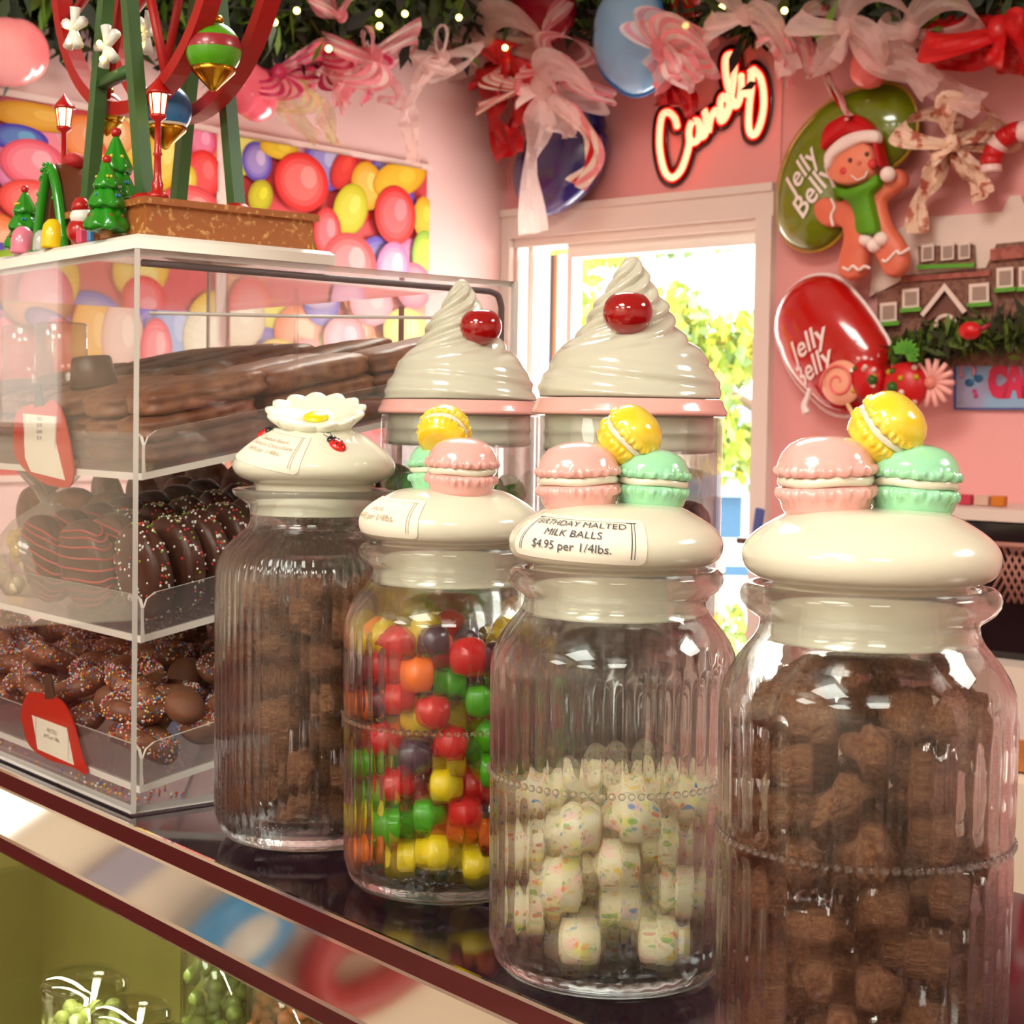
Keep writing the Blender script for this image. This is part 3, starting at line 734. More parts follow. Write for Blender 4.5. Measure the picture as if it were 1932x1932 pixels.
# speckled malt balls
mt = bpy.data.materials.new('speckled_white_shell'); mt.use_nodes = True; nt = mt.node_tree; bs = nt.nodes['Principled BSDF']; bs.inputs['Roughness'].default_value = .35; bs.inputs['Coat Weight'].default_value = .15
tc = nt.nodes.new('ShaderNodeTexCoord'); prev = None
basec = lin('e8dcb8')
def speck(scale, thr, ramp, prev, off):
    mp_ = nt.nodes.new('ShaderNodeMapping'); mp_.inputs['Location'].default_value = (off, off * 2, off * 3); nt.links.new(tc.outputs['Object'], mp_.inputs[0])
    vo = nt.nodes.new('ShaderNodeTexVoronoi'); vo.inputs['Scale'].default_value = scale; nt.links.new(mp_.outputs[0], vo.inputs['Vector'])
    lt = nt.nodes.new('ShaderNodeMath'); lt.operation = 'LESS_THAN'; lt.inputs[1].default_value = thr; nt.links.new(vo.outputs['Distance'], lt.inputs[0])
    sp = nt.nodes.new('ShaderNodeSeparateColor'); nt.links.new(vo.outputs['Color'], sp.inputs[0])
    rp = nt.nodes.new('ShaderNodeValToRGB'); rp.color_ramp.interpolation = 'CONSTANT'
    while len(rp.color_ramp.elements) < len(ramp): rp.color_ramp.elements.new(.5)
    for i, c_ in enumerate(ramp): rp.color_ramp.elements[i].position = i / len(ramp); rp.color_ramp.elements[i].color = lin(c_)
    nt.links.new(sp.outputs[0], rp.inputs[0])
    mx = nt.nodes.new('ShaderNodeMix'); mx.data_type = 'RGBA'; nt.links.new(lt.outputs[0], mx.inputs[0]); nt.links.new(rp.outputs[0], mx.inputs[7])
    if prev is None: mx.inputs[6].default_value = basec
    else: nt.links.new(prev, mx.inputs[6])
    return mx.outputs[2]
o1 = speck(2.0, .44, ['f2dfa0', 'e8e08a', 'f0c8b8', 'efe6cc', 'efe6cc'], None, 0)
o2 = speck(2.4, .26, ['2f78c0', 'd8523a', 'e8bc20', '86b03c', 'f08a50', 'e8dcb8'], o1, 3.3)
o3 = speck(3.8, .28, ['d07a60', 'efe6cc', 'e0c070', '7fae70', 'efe6cc', '5a90b8'], o2, 7.1)
nt.links.new(o3, bs.inputs['Base Color'])
pm = [(proto('malt_ball', mt, bumps(80 + s, 3, .05, 9, .94), n=28, mm=18), 'speckled white malt ball in the half-full glass jar', 'sweet', 'speckled malt balls') for s in (0, 1)]
fill(pm, JC, drop(.0700, [R.uniform(.0152, .0182) for _ in range(100)], .0125, .128, 8, 90), lambda r: r.randrange(2), 71)
# nut clusters
pn = [(proto('nut_cluster', choc_dust, bumps(90 + s, 14, .20, 22, .80), ((1, .88, 1.12), (1, .75, 1.35), (.8, .8, 1.45), (1, .9, 1.0))[s]), 'knobbly chocolate nut cluster in the biggest glass jar', 'sweet', 'chocolate nut clusters') for s in range(4)]
sp = drop(.0705, [R.uniform(.0120, .0165) for _ in range(300)], .0125, .228, 9, 45)
sp = [q for q in sp if q[2] < .200 or math.hypot(q[0], q[1]) < .05]
fill(pn, JD, sp, lambda r: r.randrange(4), 81)
# the canisters
pf = [(proto('chocolate_ball', M('dark_purple_chocolate', '3c2426', .3, coat=.2, noise_=(3, '4e3030', .4, .7)), bumps(110, 3, .04, 9, .95)), 'dark round chocolate in the tall canister before the door', 'sweet', 'dark chocolates in the canister')]
fill(pf, CF, drop(.0670, [R.uniform(.0165, .0185) for _ in range(110)], .0125, .306, 10, 60), lambda r: 0, 91)
pe = [(proto('green_sweet', M('dark_green_foil', '1f7a2c', .25, coat=.3, noise_=(3, '4fa04a', .45, .7)), bumps(120, 6, .15, 9, .85)), 'dark green sweet in the canister nearer the acrylic case', 'sweet', 'green sweets in the canister')]
fill(pe, CE, drop(.0670, [R.uniform(.0165, .0190) for _ in range(110)], .0125, .298, 12, 60), lambda r: 0, 95)
#PART2
# ================================================================ ACRYLIC CASE
acr = clear('clear_acrylic', (.985, .985, .985), 1.15, .015); edge = M('bright_acrylic_edge', 'd9d2cc', .25, coat=.5)
CW, CD, CH = .62, .415, .477
cs = thing('acrylic_case', 'tall clear acrylic countertop case holding three trays of chocolates', 'display case', (K.x, K.y, 0))
def panel(name, p0, ax, ay, az, par, face=acr, ed=edge):
    b = LB_(par); v = [p0 + ax * i + ay * j + az * k for k in (0, 1) for j in (0, 1) for i in (0, 1)]
    F = [[0, 2, 3, 1], [4, 5, 7, 6], [0, 1, 5, 4], [2, 6, 7, 3], [0, 4, 6, 2], [1, 3, 7, 5]]
    b.add(v, F[:2], face, False); b.add(v, F[2:], ed, False); return b.done(name)
p5 = .005
panel('front_panel', case(0, 0, .002), US * CW, Z * (CH - .002), UT * p5, cs)
panel('side_panel', case(0, p5, .002), UT * (CD - 2 * p5), Z * (CH - .002), US * p5, cs)
panel('side_panel', case(CW - p5, p5, .002), UT * (CD - 2 * p5), Z * (CH - .002), US * p5, cs)
panel('back_panel', case(0, CD - p5, .002), US * CW, Z * (CH - .002), UT * p5, cs, clear('clear_acrylic_back', (.97, .96, .96), 1.0, .015, .10, (.9, .85, .82)))
panel('base_panel', case(p5, p5, .002), US * (CW - 2 * p5), UT * (CD - 2 * p5), Z * p5, cs, clear('hazy_acrylic', (.95, .95, .95), 1.3, .03, .25, (.85, .82, .82)))
panel('top_panel', case(p5, p5, CH - p5), US * (CW - 2 * p5), UT * (CD - 2 * p5), Z * p5, cs)
b = LB_(cs)       # dark seal below the top edge of the side, turning down at the back
b.tube([case(.010, t, .4665) for t in (.012, .1, .2, .3, .385)] + smooth_path([case(.010, .385, .4665), case(.010, .397, .463), case(.010, .402, .452)], 4)[1:] + [case(.010, .402, .40), case(.010, .402, .36)], .0032, M('dark_grey_seal', '55464a', .4), 8)
b.done('seal')
for s_, t_ in ((.012, .165), (.25, .40)):
    b = LB_(cs); b.tube([case(s_, t_, .008), case(s_, t_, .455)], .0020, acr, 8); b.done('upright_rod')
b = LB_(cs); b.tube([case(.012, .02, .425), case(.012, .165, .430), case(.012, .39, .440)], .0016, edge, 8); b.done('cross_rod')
b = LB_(cs); b.tube([case(.18, .402, .01), case(.18, .402, .46)], .003, M('brown_door_seam', '8a5a50', .4), 8); b.done('door_seam')
SL = .19
def tp(z0, s, t, h): return case(s, t, z0 + SL * t + h)
tray_m = clear('hazy_tray_acrylic', (.96, .96, .96), 1.2, .03, .10, (.85, .8, .78)); tedge = M('white_tray_edge', 'efe6dc', .3, coat=.4, emit=None)
TR = {}
for nm, z0, lab in (('top', .2865, 'topmost sloping acrylic tray, stacked with flat chocolate slabs'), ('mid', .1480, 'middle sloping acrylic tray, lined with sprinkled chocolate biscuits'), ('low', .0190, 'lowest sloping acrylic tray, heaped with sprinkle-coated chocolates')):
    t = thing('acrylic_tray', lab, 'tray', case(.014, .016, z0), 0, 'sloping trays in the acrylic case'); TR[nm] = z0
    W = .590; a = UT * .375 + Z * (.375 * SL); up = Vector((0, 0, 1))
    panel('plate', tp(z0, .012, .014, -.006), US * W, a, Z * .006, t, tray_m, tedge)
    out = [(0, 0), (W, 0), (W, .034), (.012, .034), (.004, .031), (0, .024)]
    b = LB_(t); b.prism(out, US, up, UT * .003, tp(z0, .012, .014, 0), tray_m, tedge); b.done('front_lip')
    ax = UT + Z * SL; out = [(.004, 0), (.37, 0), (.37, .034), (.014, .034), (.006, .030), (.002, .020)]
    b = LB_(t); b.prism(out, ax, up, US * .003, tp(z0, .012, .014, 0), tray_m, tedge); b.done('side_lip')
# chocolate slabs on the top tray
def sup(p, seed, amp=.04, fr=2.2):
    off = Vector((seed * 2.3, seed, seed * .7))
    return lambda d: (abs(d.x) ** p + abs(d.y) ** p + abs(d.z) ** p) ** (-1 / p) * (1 + amp * noise.noise(d * fr + off) + amp * .5 * noise.noise(d * fr * 3 + off))
def slabby(name, mt, dims, p, seed, n=36, mm=22, amp=.05):
    b = MB(); b.ball((0, 0, 0), 1.0, mt, n, mm, dims, sup(p, seed, amp)); return b.build(name)
tilt = math.atan(SL)
bark_p = [slabby('chocolate_bar', choc, (.060, .034, .0120), 4.5, s, 48, 22, .07) for s in (1, 2, 3)]
k = 0
for layer in range(3):
    for col_ in range(8):
        for seg in range(3):
            s_ = .052 + col_ * .068 + R.uniform(-.006, .006); t_ = .092 + seg * .120 + R.uniform(-.008, .008) - .006 * layer
            if s_ > .54 or (layer == 2 and R.random() < .25 and col_ > 0): continue
            o = bark_p[k % 3] if k < 3 else bark_p[k % 3].copy()
            if k >= 3: C.objects.link(o)
            k += 1; o.location = tp(TR['top'], s_, t_, .0125 + layer * .0215 + R.uniform(0, .001))
            o.rotation_euler = Euler((0, -tilt - (.03 if layer else 0), CROT + R.uniform(-.06, .06)))
            tag(o, 'long rough chocolate slab stacked on the top tray of the acrylic case', 'chocolate', 'chocolate slabs on the top tray')
b = MB(); b.lathe([(0, 0), (.0205, 0), (.0225, .002), (.0185, .028), (.0165, .030), (0, .0305)], choc_dark, 40, lambda r, z, th, i: (r * (1 + .02 * math.sin(th * 18)), z))
o = b.build('chocolate_cup'); o.location = tp(TR['top'], .192, .055, .0665); o.rotation_euler = (0, -.1, 0); tag(o, 'dark chocolate cup standing on the slabs of the top tray', 'chocolate')
for i, (s_, t_) in enumerate(((.30, .07), (.36, .06))):
    b = MB(); b.lathe([(0, 0), (.024, 0), (.026, .002), (.026, .060), (.024, .063), (0, .063)], clear('clear_tub_wrap', (.93, .88, .8), 1.6, .05, .2, (.6, .45, .35)), 32)
    o = b.build('wrapped_tub'); o.location = tp(TR['top'], s_, t_, .067); tag(o, ('small clear wrapped tub on the chocolate slabs, next to the chocolate cup', 'small clear wrapped tub on the chocolate slabs, furthest left')[i], 'tub', 'wrapped tubs on the slabs')
# biscuits on the middle tray
def sprinkles(par, pts, mats, r, name='sprinkles', n=6, mm=4):
    b = MB()
    for i, p in enumerate(pts): b.ball(p, r * R.uniform(.85, 1.2), mats[R.randrange(len(mats))], n, mm)
    return tag(b.build(name, par), kind='stuff')
spk = [M('white_sprinkle', 'f6f0e6', .4), M('red_sprinkle', 'd23a3a', .4), M('green_sprinkle', '8ba82a', .4), M('white_sprinkle', 'f6f0e6')]
def disc_fn(seed):
    off = Vector((seed, 0, seed * 2))
    def fn(d):      # round biscuit, axis x
        q = math.hypot(d.y, d.z); return ((q ** 4 + abs(d.x) ** 4) ** -.25) * (1 + .03 * noise.noise(d * 2.5 + off))
    return fn
def biscuit(kind, seed):
    sc_ = (.0125, .0430, .0430); fn = disc_fn(seed)
    b = MB(); b.ball((0, 0, 0), 1.0, choc_dark if kind != 'plain' else choc, 36, 24, sc_, fn); o = b.build('dipped_biscuit')
    rr = random.Random(seed)
    def surf(d): q = fn(d); return Vector((d.x * sc_[0], d.y * sc_[1], d.z * sc_[2])) * q
    if kind == 'sprinkled':
        pts = []
        while len(pts) < 190:
            d = Vector((rr.gauss(0, 1), rr.gauss(0, 1), rr.gauss(0, 1))).normalized()
            if d.z < -.55 and rr.random() < .6: continue
            if noise.noise(d * 3 + Vector((seed, 0, 0))) < -.12: continue
            pts.append(surf(d))
        sprinkles(o, pts, spk, .0012)
    if kind == 'drizzled':
        b = MB()
        for j in range(9):
            z = -.85 + j * .21; pts = []
            for i in range(25):
                a = i / 24 * 2 * PI; y = math.cos(a); x = math.sin(a)
                d = Vector((x * .9, y, z + .18 * y)).normalized(); pts.append(surf(d) * 1.01)
            b.tube(pts, .0011, M('red_icing', 'b8403a', .35, coat=.3), 6)
        tag(b.build('icing_drizzle', o), kind='stuff')
    return o
def place_tree(src, first, loc, rot, lab, cat, grp):
    o = src if first else copy_tree(src)
    o.location = loc; o.rotation_euler = rot; tag(o, lab, cat, grp); return o
bs_ = [biscuit('sprinkled', 5), biscuit('sprinkled', 9)]; bd = biscuit('drizzled', 12); bp_ = biscuit('plain', 15)
for i in range(11):
    place_tree(bs_[i % 2], i < 2, tp(TR['mid'], .060 + R.uniform(-.004, .006), .040 + i * .0285, .0455), Euler((R.uniform(-.3, .3), -.16 + R.uniform(-.05, .05), CROT + R.uniform(-.07, .07))), 'dark biscuit with red, green and white sprinkles, in the row along the case side', 'biscuit', 'sprinkled biscuits on the middle tray')
for i in range(9):
    place_tree(bs_[i % 2], False, tp(TR['mid'], .150 + R.uniform(-.004, .004), .075 + i * .030, .0455), Euler((R.uniform(-.3, .3), -.16, CROT + R.uniform(-.07, .07))), 'dark biscuit with red, green and white sprinkles, in the second row from the side', 'biscuit', 'second row of sprinkled biscuits')
for i in range(9):
    place_tree(bd, i == 0, tp(TR['mid'], (.150 if i < 2 else .242), .030 + (i if i < 2 else i - 2) * .029, .0455), Euler((R.uniform(-.2, .2), -.16, CROT + R.uniform(-.05, .05))), 'dark chocolate biscuit with red icing drizzle on the middle tray', 'biscuit', 'drizzled biscuits on the middle tray')
for i in range(9):
    place_tree(bp_, i == 0, tp(TR['mid'], .300 + .09 * (i % 3), .13 + (i // 3) * .08, .0455), Euler((0, -.16, CROT + R.uniform(-.3, .3))), 'plain chocolate biscuit standing at the back of the middle tray', 'biscuit', 'plain biscuits on the middle tray')
# clear bag of popcorn with a twisted top
t = thing('popcorn_bag', 'clear twisted bag of pale popcorn at the left of the middle tray', 'bag', tp(TR['mid'], .282, .050, 0), CROT); t.scale = (1.25, 1.25, 1.25)
b = MB()
def bagfn(r, z, th, i): return r * (1 + .09 * math.sin(5 * th + 40 * z) + .05 * math.sin(11 * th)), z
b.lathe([(0, .001), (.030, .002), (.038, .014), (.040, .03), (.036, .046), (.026, .060), (.012, .070), (.006, .075), (.010, .082), (.020, .094), (.024, .100), (.022, .100), (0, .080)], clear('bag_film', (.97, .96, .93), 1.5, .12, .25, (.95, .9, .8)), 60, bagfn); b.build('bag_film', t)
b = MB()
for k in range(60):
    a = R.random() * 6.28; q = .030 * math.sqrt(R.random()); b.ball((q * math.cos(a), q * math.sin(a), .010 + .04 * R.random()), .0078, M('popcorn', 'f3e6c0', .6) if k % 3 else M('golden_popcorn', 'dcb35a', .6), 8, 6, (1, 1, 1), bumps(k, 4, .3, 8, .75))
tag(b.build('popcorn', t), kind='stuff')
# sprinkle-coated chocolates on the low tray
npm = [M('white_nonpareil', 'f4ece4', .4), M('red_nonpareil', 'd8443c', .4), M('blue_nonpareil', '4a86c4', .4), M('yellow_nonpareil', 'e8b83a', .4), M('pink_nonpareil', 'e88a9a', .4), M('orange_nonpareil', 'e8803a', .4), M("white_nonpareil")]
def pretzel(seed, mode):
    rr = random.Random(seed)
    if mode == 'ring':
        b = MB(); N = 40; Rr, r = .0205, .0098
        pts = [Vector((Rr * math.cos(2 * PI * i / N), Rr * .9 * math.sin(2 * PI * i / N), .002 * math.sin(4 * PI * i / N))) for i in range(N)]
        b.tube(pts, r, choc, 14, closed=True); o = b.build('coated_pretzel'); sp_ = []
        for _ in range(430):
            a = rr.random() * 6.283; ph = rr.uniform(-.35, 3.5); c_, s_ = math.cos(a), math.sin(a)
            sp_.append(Vector(((Rr + r * 1.02 * math.cos(ph)) * c_, (Rr * .9 + r * 1.02 * math.cos(ph)) * s_, r * 1.02 * math.sin(ph))))
    else:
        b = MB(); fn = bumps(seed, 3, .08, 8, .92); b.ball((0, 0, 0), .0245, choc, 28, 18, (1, 1, .62), fn); o = b.build('coated_chocolate'); sp_ = []
        for _ in range(400):
            d = Vector((rr.gauss(0, 1), rr.gauss(0, 1), rr.gauss(0, 1))).normalized()
            if d.z < -.1: continue
            q = fn(d); sp_.append(Vector((d.x, d.y, d.z * .62)) * (.0248 * q))
    sprinkles(o, sp_, npm, .00105, 'nonpareils', 5, 4); return o
pr_ = [pretzel(3, 'ring'), pretzel(4, 'dome')]; plain = proto('chocolate_dome', choc, bumps(130, 4, .08, 8, .9)); first = [True, True, True]
def boxdrop(n, r, s0, s1, t0, t1, seed, K_=60):
    rr = random.Random(seed); out = []
    for _ in range(n):
        best = None
        for _ in range(K_):
            s_, t_ = rr.uniform(s0 + r, s1 - r), rr.uniform(t0 + r, t1 - r); z = r * .55
            for (S, T, H) in out:
                d2 = (s_ - S) ** 2 + (t_ - T) ** 2
                if d2 < (1.75 * r) ** 2: z = max(z, H + math.sqrt((1.75 * r) ** 2 - d2) * .62)
            if best is None or z < best[2]: best = (s_, t_, z)
        out.append(best)
    return out
for i, (s_, t_, h) in enumerate(boxdrop(118, .028, .016, .56, .020, .37, 21)):
    if h > .085: continue
    k = (0, 1, 0, 2, 0, 1, 0)[i % 7]; rot = Euler((R.uniform(-.5, .5), R.uniform(-.5, .5), R.random() * 6.28)); lo = tp(TR['low'], s_, t_, h + .004)
    if k < 2:
        place_tree(pr_[k], first[k], lo, rot, ('chocolate pretzel ring coated with rainbow nonpareils on the lowest tray', 'round chocolate coated with rainbow nonpareils on the lowest tray')[k], 'chocolate', ('nonpareil pretzels', 'nonpareil chocolates')[k])
    else:
        o = place_tree(plain, first[2], lo, rot, 'plain lumpy chocolate among the nonpareil sweets on the lowest tray', 'chocolate', 'plain chocolates on the low tray'); o.scale = (.022, .020, .017)
    first[k] = False
b = MB()
for k in range(90):
    p = case(R.uniform(.010, .11), R.uniform(.008, .06), .0085) if k < 60 else case(R.uniform(.02, .5), R.uniform(.008, .04), .0085); b.ball(p, .0012, npm[R.randrange(7)], 6, 4)
tag(b.build('spilled_nonpareils'), 'loose nonpareils spilled on the floor of the acrylic case', 'sprinkles', None, 'stuff')
# pumpkin price tags
def pumpkin_tag(lab, t_, body, lbl, stem, lines):
    org = case(0, t_, 0); th = UT * -.0012
    def q(px, py, off=0): return onplane(px, py, org - UT * off, UT)
    pts = [q(*p) for p in body]; c = sum(pts, Vector()) / len(pts)
    t = thing('pumpkin_tag', lab, 'price tag', c, 0, 'pumpkin-shaped price tags')
    sm = smooth_path(pts, 4, True)
    def slabp(pts, d0, d1, mat, name, par):
        b = MB(); n = len(pts); v = [p - UT * d1 - c for p in pts] + [p - UT * d0 - c for p in pts]
        b.add(v, [list(range(n))[::-1], list(range(n, 2 * n))] + [[i, (i + 1) % n, n + (i + 1) % n, n + i] for i in range(n)], mat, False); return b.build(name, par)
    slabp(sm, 0, .0016, M('red_orange_card', 'c9280e', .35), 'pumpkin_body', t)
    slabp([q(*p) for p in stem], -.0002, .0018, M('brown_card', '4c3626', .5), 'stem', t)
    lp = [q(*p) for p in lbl]; pl = slabp(lp, .0016, .0021, paper, 'paper_label', t)
    cc = (lp[0] + lp[1] + lp[2] + lp[-1]) / 4; u = (lp[1] - lp[0]).normalized(); v = u.cross(UT).normalized(); v = v if v.z > 0 else -v
    wd = (lp[1] - lp[0]).length; b = MB(); y = .006 * (len(lines) - 1) / 2 + .004
    for ln in lines:
        tv, tf = text_mesh(ln, .0052); b.add([cc + u * p.x + v * (p.y + y) - UT * .0024 - c for p in tv], tf, M('grey_ink', '9a9088', .6), False); y -= .006
    for sx in (-1, 1):
        a0 = cc + u * sx * (wd / 2 - .0025) - UT * .0024 - c
        b.add([a0 - v * .014 - u * .0003, a0 - v * .014 + u * .0003, a0 + v * .018 + u * .0003, a0 + v * .018 - u * .0003], [[0, 1, 2, 3]], M('grey_ink'), False)
    tag(b.build('printed_text', pl), kind='stuff')
pumpkin_tag('red pumpkin-shaped price tag with brown stem on the lip of the top tray', .0115,
    [(31, 786), (43, 771), (62, 763), (84, 766), (99, 755), (115, 768), (127, 802), (137, 855), (141, 889), (137, 914), (121, 920), (87, 912), (53, 889), (33, 864), (28, 830)],
    [(47, 780), (110, 786), (109, 836), (126, 906), (62, 890), (51, 864)], [(70, 723), (77, 726), (85, 764), (68, 769)], ['MILK', '$5.95', 'DARK', '$5.95'])
pumpkin_tag('red pumpkin-shaped price tag with white label on the lip of the lowest tray', .0115,
    [(53, 1310), (71, 1306), (90, 1311), (106, 1314), (124, 1329), (140, 1363), (152, 1410), (166, 1460), (140, 1447), (93, 1432), (59, 1407), (47, 1373), (42, 1345)],
    [(64, 1349), (129, 1373), (143, 1443), (75, 1413)], [(88, 1272), (98, 1273), (106, 1318), (88, 1319)], ['PRETZELS', '$4.95 per 1/4lbs.'])

# ================================================================ TOY FAIRGROUND ON TOP OF THE CASE
snow = M('white_resin_snow', 'f3efe4', .3, coat=.3); ging = M('gingerbread_brown', 'a05c2a', .5, noise_=(160, 'd8a868', .56, .72), bump=(120, .3))
pine = M('glossy_green_resin', '1f8a14', .22, coat=.6); redr = M('glossy_red_resin', 'b3120f', .3, coat=.4); legg = M('green_painted_metal', '3c6032', .4); redp = M('matte_red_paint', 'a8100e', .45)
b = MB(); out = [(.002, .002), (.60, .002), (.60, .38), (.20, .38), (.20, .20), (.002, .20)]
bt = [case(s, t, CH + .0006) for s, t in out]; c = bt[0].copy()
for inset, z0, z1 in ((.0, 0, .009), (.004, .009, .0125)):
    lo = [case(s + (inset if i in (0, 5) else -inset if i in (1, 2) else 0) * 1, t + (inset if i in (0, 1) else -inset), CH + .0006 + z1) for i, (s, t) in enumerate(out)]
    b.add(bt + lo, [[i, (i + 1) % 6, 6 + (i + 1) % 6, 6 + i] for i in range(6)], snow); bt = lo
b.add(bt, [[0, 1, 2, 4, 5], [2, 3, 4]], snow, False)
b.add([case(s, t, CH + .0006) for s, t in out], [[0, 1, 2, 4, 5], [2, 3, 4]], snow, False)
tag(b.build('snow_base'), 'white snow base slab under the toy fairground on top of the acrylic case', 'base')
ZS = CH + .0136
fw = thing('toy_ferris_wheel', 'toy ferris wheel with green legs, red rims and bauble gondolas on top of the case', 'ferris wheel', case(.1, .08, ZS))
for s0, s1 in ((.022, .060), (.145, .185)):
    b = LB_(fw); cbox(b, s0, s1, .022, .188, ZS, .518, ging); b.done('support_box')
    b = LB_(fw); cbox(b, s0 - .004, s1 + .004, .018, .193, .518, .524, ging); b.done('box_top_board')
AX = (.105, .775)
for t_ in (.034, .124):
    ap = case(.105, t_, .83)
    for s_ in (.048, .162):
        b = LB_(fw); q0 = case(s_, t_, .524); d = ap - q0; w1, w2 = US * .0068, UT * .0058
        v = [q0 - w1 - w2, q0 + w1 - w2, q0 + w1 + w2, q0 - w1 + w2] + [ap - w1 * .8 - w2, ap + w1 * .8 - w2, ap + w1 * .8 + w2, ap - w1 * .8 + w2]
        b.add(v, [[0, 1, 5, 4], [1, 2, 6, 5], [2, 3, 7, 6], [3, 0, 4, 7], [4, 5, 6, 7], [3, 2, 1, 0]], legg, False); b.done('leg')
        b = LB_(fw); b.lathe([(0, 0), (.014, 0), (.012, .003), (.008, .006), (0, .006)], redp, 20, None, None, case(s_, t_, .524)); b.done('leg_foot')
    if t_ < .1:
        b = LB_(fw); z = .641; q = (z - .524) / (.83 - .524); b.tube([case(.048 + (.105 - .048) * q, t_, z), case(.162 + (.105 - .162) * q, t_, z - .004)], .0062, legg, 4); b.done('cross_bar')
RW = .163
def wp(a, t_, r): return case(AX[0] + r * math.cos(a), t_, AX[1] + r * math.sin(a))
for t_ in (.052, .106):
    b = LB_(fw); N = 72; vs = []
    for i in range(N):
        a = 2 * PI * i / N
        for r, dt in ((RW - .008, -.008), (RW + .004, -.008), (RW + .004, .008), (RW - .008, .008)): vs.append(wp(a, t_ + dt, r))
    b.add(vs, [[i * 4 + k, i * 4 + (k + 1) % 4, ((i + 1) % N) * 4 + (k + 1) % 4, ((i + 1) % N) * 4 + k] for i in range(N) for k in range(4)], redp, False); rim = b.done('wheel_rim')
    for k in range(8):
        a = 2 * PI * (k + .5) / 8; b = LB_(rim); b.tube([wp(a, t_, .02), wp(a, t_, RW - .005)], .0045, redp, 6); b.done('spoke')
b = LB_(fw); b.tube([case(AX[0], .03, AX[1]), case(AX[0], .13, AX[1])], .012, gold, 20); b.done('axle')
def bauble(p, r, bands, cap=True):
    """bands: list of (z from -1 to 1, material) from the bottom up"""
    b = LB_(fw); N = 28; pr = [(r * math.sin(PI * i / N), -r * math.cos(PI * i / N)) for i in range(N + 1)]; pr[0] = (0, -r); pr[-1] = (0, r)
    def mf(i):
        z = (pr[i][1] + pr[i + 1][1]) / 2 / r; mt_ = bands[0][1]
        for zz, mm_ in bands:
            if z > zz: mt_ = mm_
        return mt_
    b.lathe(pr, None, 40, None, mf, p); g = b.done('gondola')
    b = LB_(g); b.lathe([(0, -r * 1.5), (r * .12, -r * 1.45), (r * .25, -r * 1.30), (r * .75, -r * .80), (r * .80, -r * .62), (r * .6, -r * .6), (0, -r * .7)], gold, 32, lambda a, z, th, i: (a * (1 + .04 * math.sin(th * 12)), z), None, p); b.done('gondola_basket')
    if cap:
        b = LB_(g); b.lathe([(0, r * .95), (r * .32, r * .95), (r * .36, r * 1.05), (r * .30, r * 1.22), (0, r * 1.25)], gold, 24, None, None, p); b.tube([p + Vector((0, 0, r * 1.2)), wp(PI * 1.5, .079, RW) * 0 + p + Vector((0, 0, r * 1.7))], .0012, gold, 6); b.done('gondola_cap')
gr = M('satin_green', '4f9a10', .3, coat=.3); rd = M('satin_red', '9c2a34', .3, coat=.3); bl = M('satin_blue', '2a6ca8', .3, coat=.3); wh = M('white_enamel', 'f0ece4', .3)
bauble(P(403, 95, 1.40), .0235, [(-2, gr), (-.42, gr), (-.02, rd), (.42, gr)])
bauble(P(312, 208, 1.47), .0235, [(-2, bl), (-.62, wh), (-.5, bl)])
bauble(P(203, 208, 1.54), .0165, [(-2, gold), (-.1, redr)])
for px, py, rot in ((140, 55, .2), (203, 88, .5), (276, 62, -.1)):
    p = P(px, py, 1.47); b = LB_(fw)
    for k in range(5):
        a = rot + k * 2 * PI / 5; d = US * -math.cos(a) + Z * math.sin(a); b.tube([p, p + d * .010, p + d * .019], lambda q: .0028 + .0022 * q, wh, 8)
    st = b.done('star_ornament')
    for dx, dy in ((.004, .003), (-.002, -.012)):
        b = LB_(st); b.ball(p - UT * .006 + US * dx + Z * dy, .0026, warm_bulb, 10, 8); b.done('bulb')
# lamp posts
def lamp(s_, t_, z0, z1, lab):
    t = thing('toy_lamp_post', lab, 'lamp', case(s_, t_, z0), 0, 'toy lamp posts'); h = z1 - z0
    b = MB(); b.lathe([(0, 0), (.011, 0), (.008, .004), (.0045, .007), (.0052, .012), (.0035, .016), (.0030, h * .45), (.0042, h * .47), (.0030, h * .5), (.0026, h - .014), (.007, h - .011), (.0072, h - .008), (0, h - .008)], redr, 24); b.build('post', t)
    b = MB(); b.lathe([(0, h - .008), (.0055, h - .008), (.0078, h + .010), (0, h + .010)], M('lit_lantern_pane', 'fff0c0', .4, emit=('ffd890', 5)), 6); b.build('lantern_glass', t)
    b = MB()
    for k in range(6):
        a = k * PI / 3; b.tube([(.0060 * math.cos(a), .0060 * math.sin(a), h - .008), (.0084 * math.cos(a), .0084 * math.sin(a), h + .010)], .0008, redr, 6)
    b.lathe([(.0060, h + .009), (.0115, h + .009), (.0105, h + .012), (.004, h + .019), (.0015, h + .022), (0, h + .024)], redr, 6); b.build('lantern_frame', t)
lamp(.030, .036, .5246, .604, 'lit red toy lamp post in front of the blue bauble, at the brown box corner')
lamp(.262, .055, ZS, .626, 'lit red toy lamp post behind the gingerbread arch')
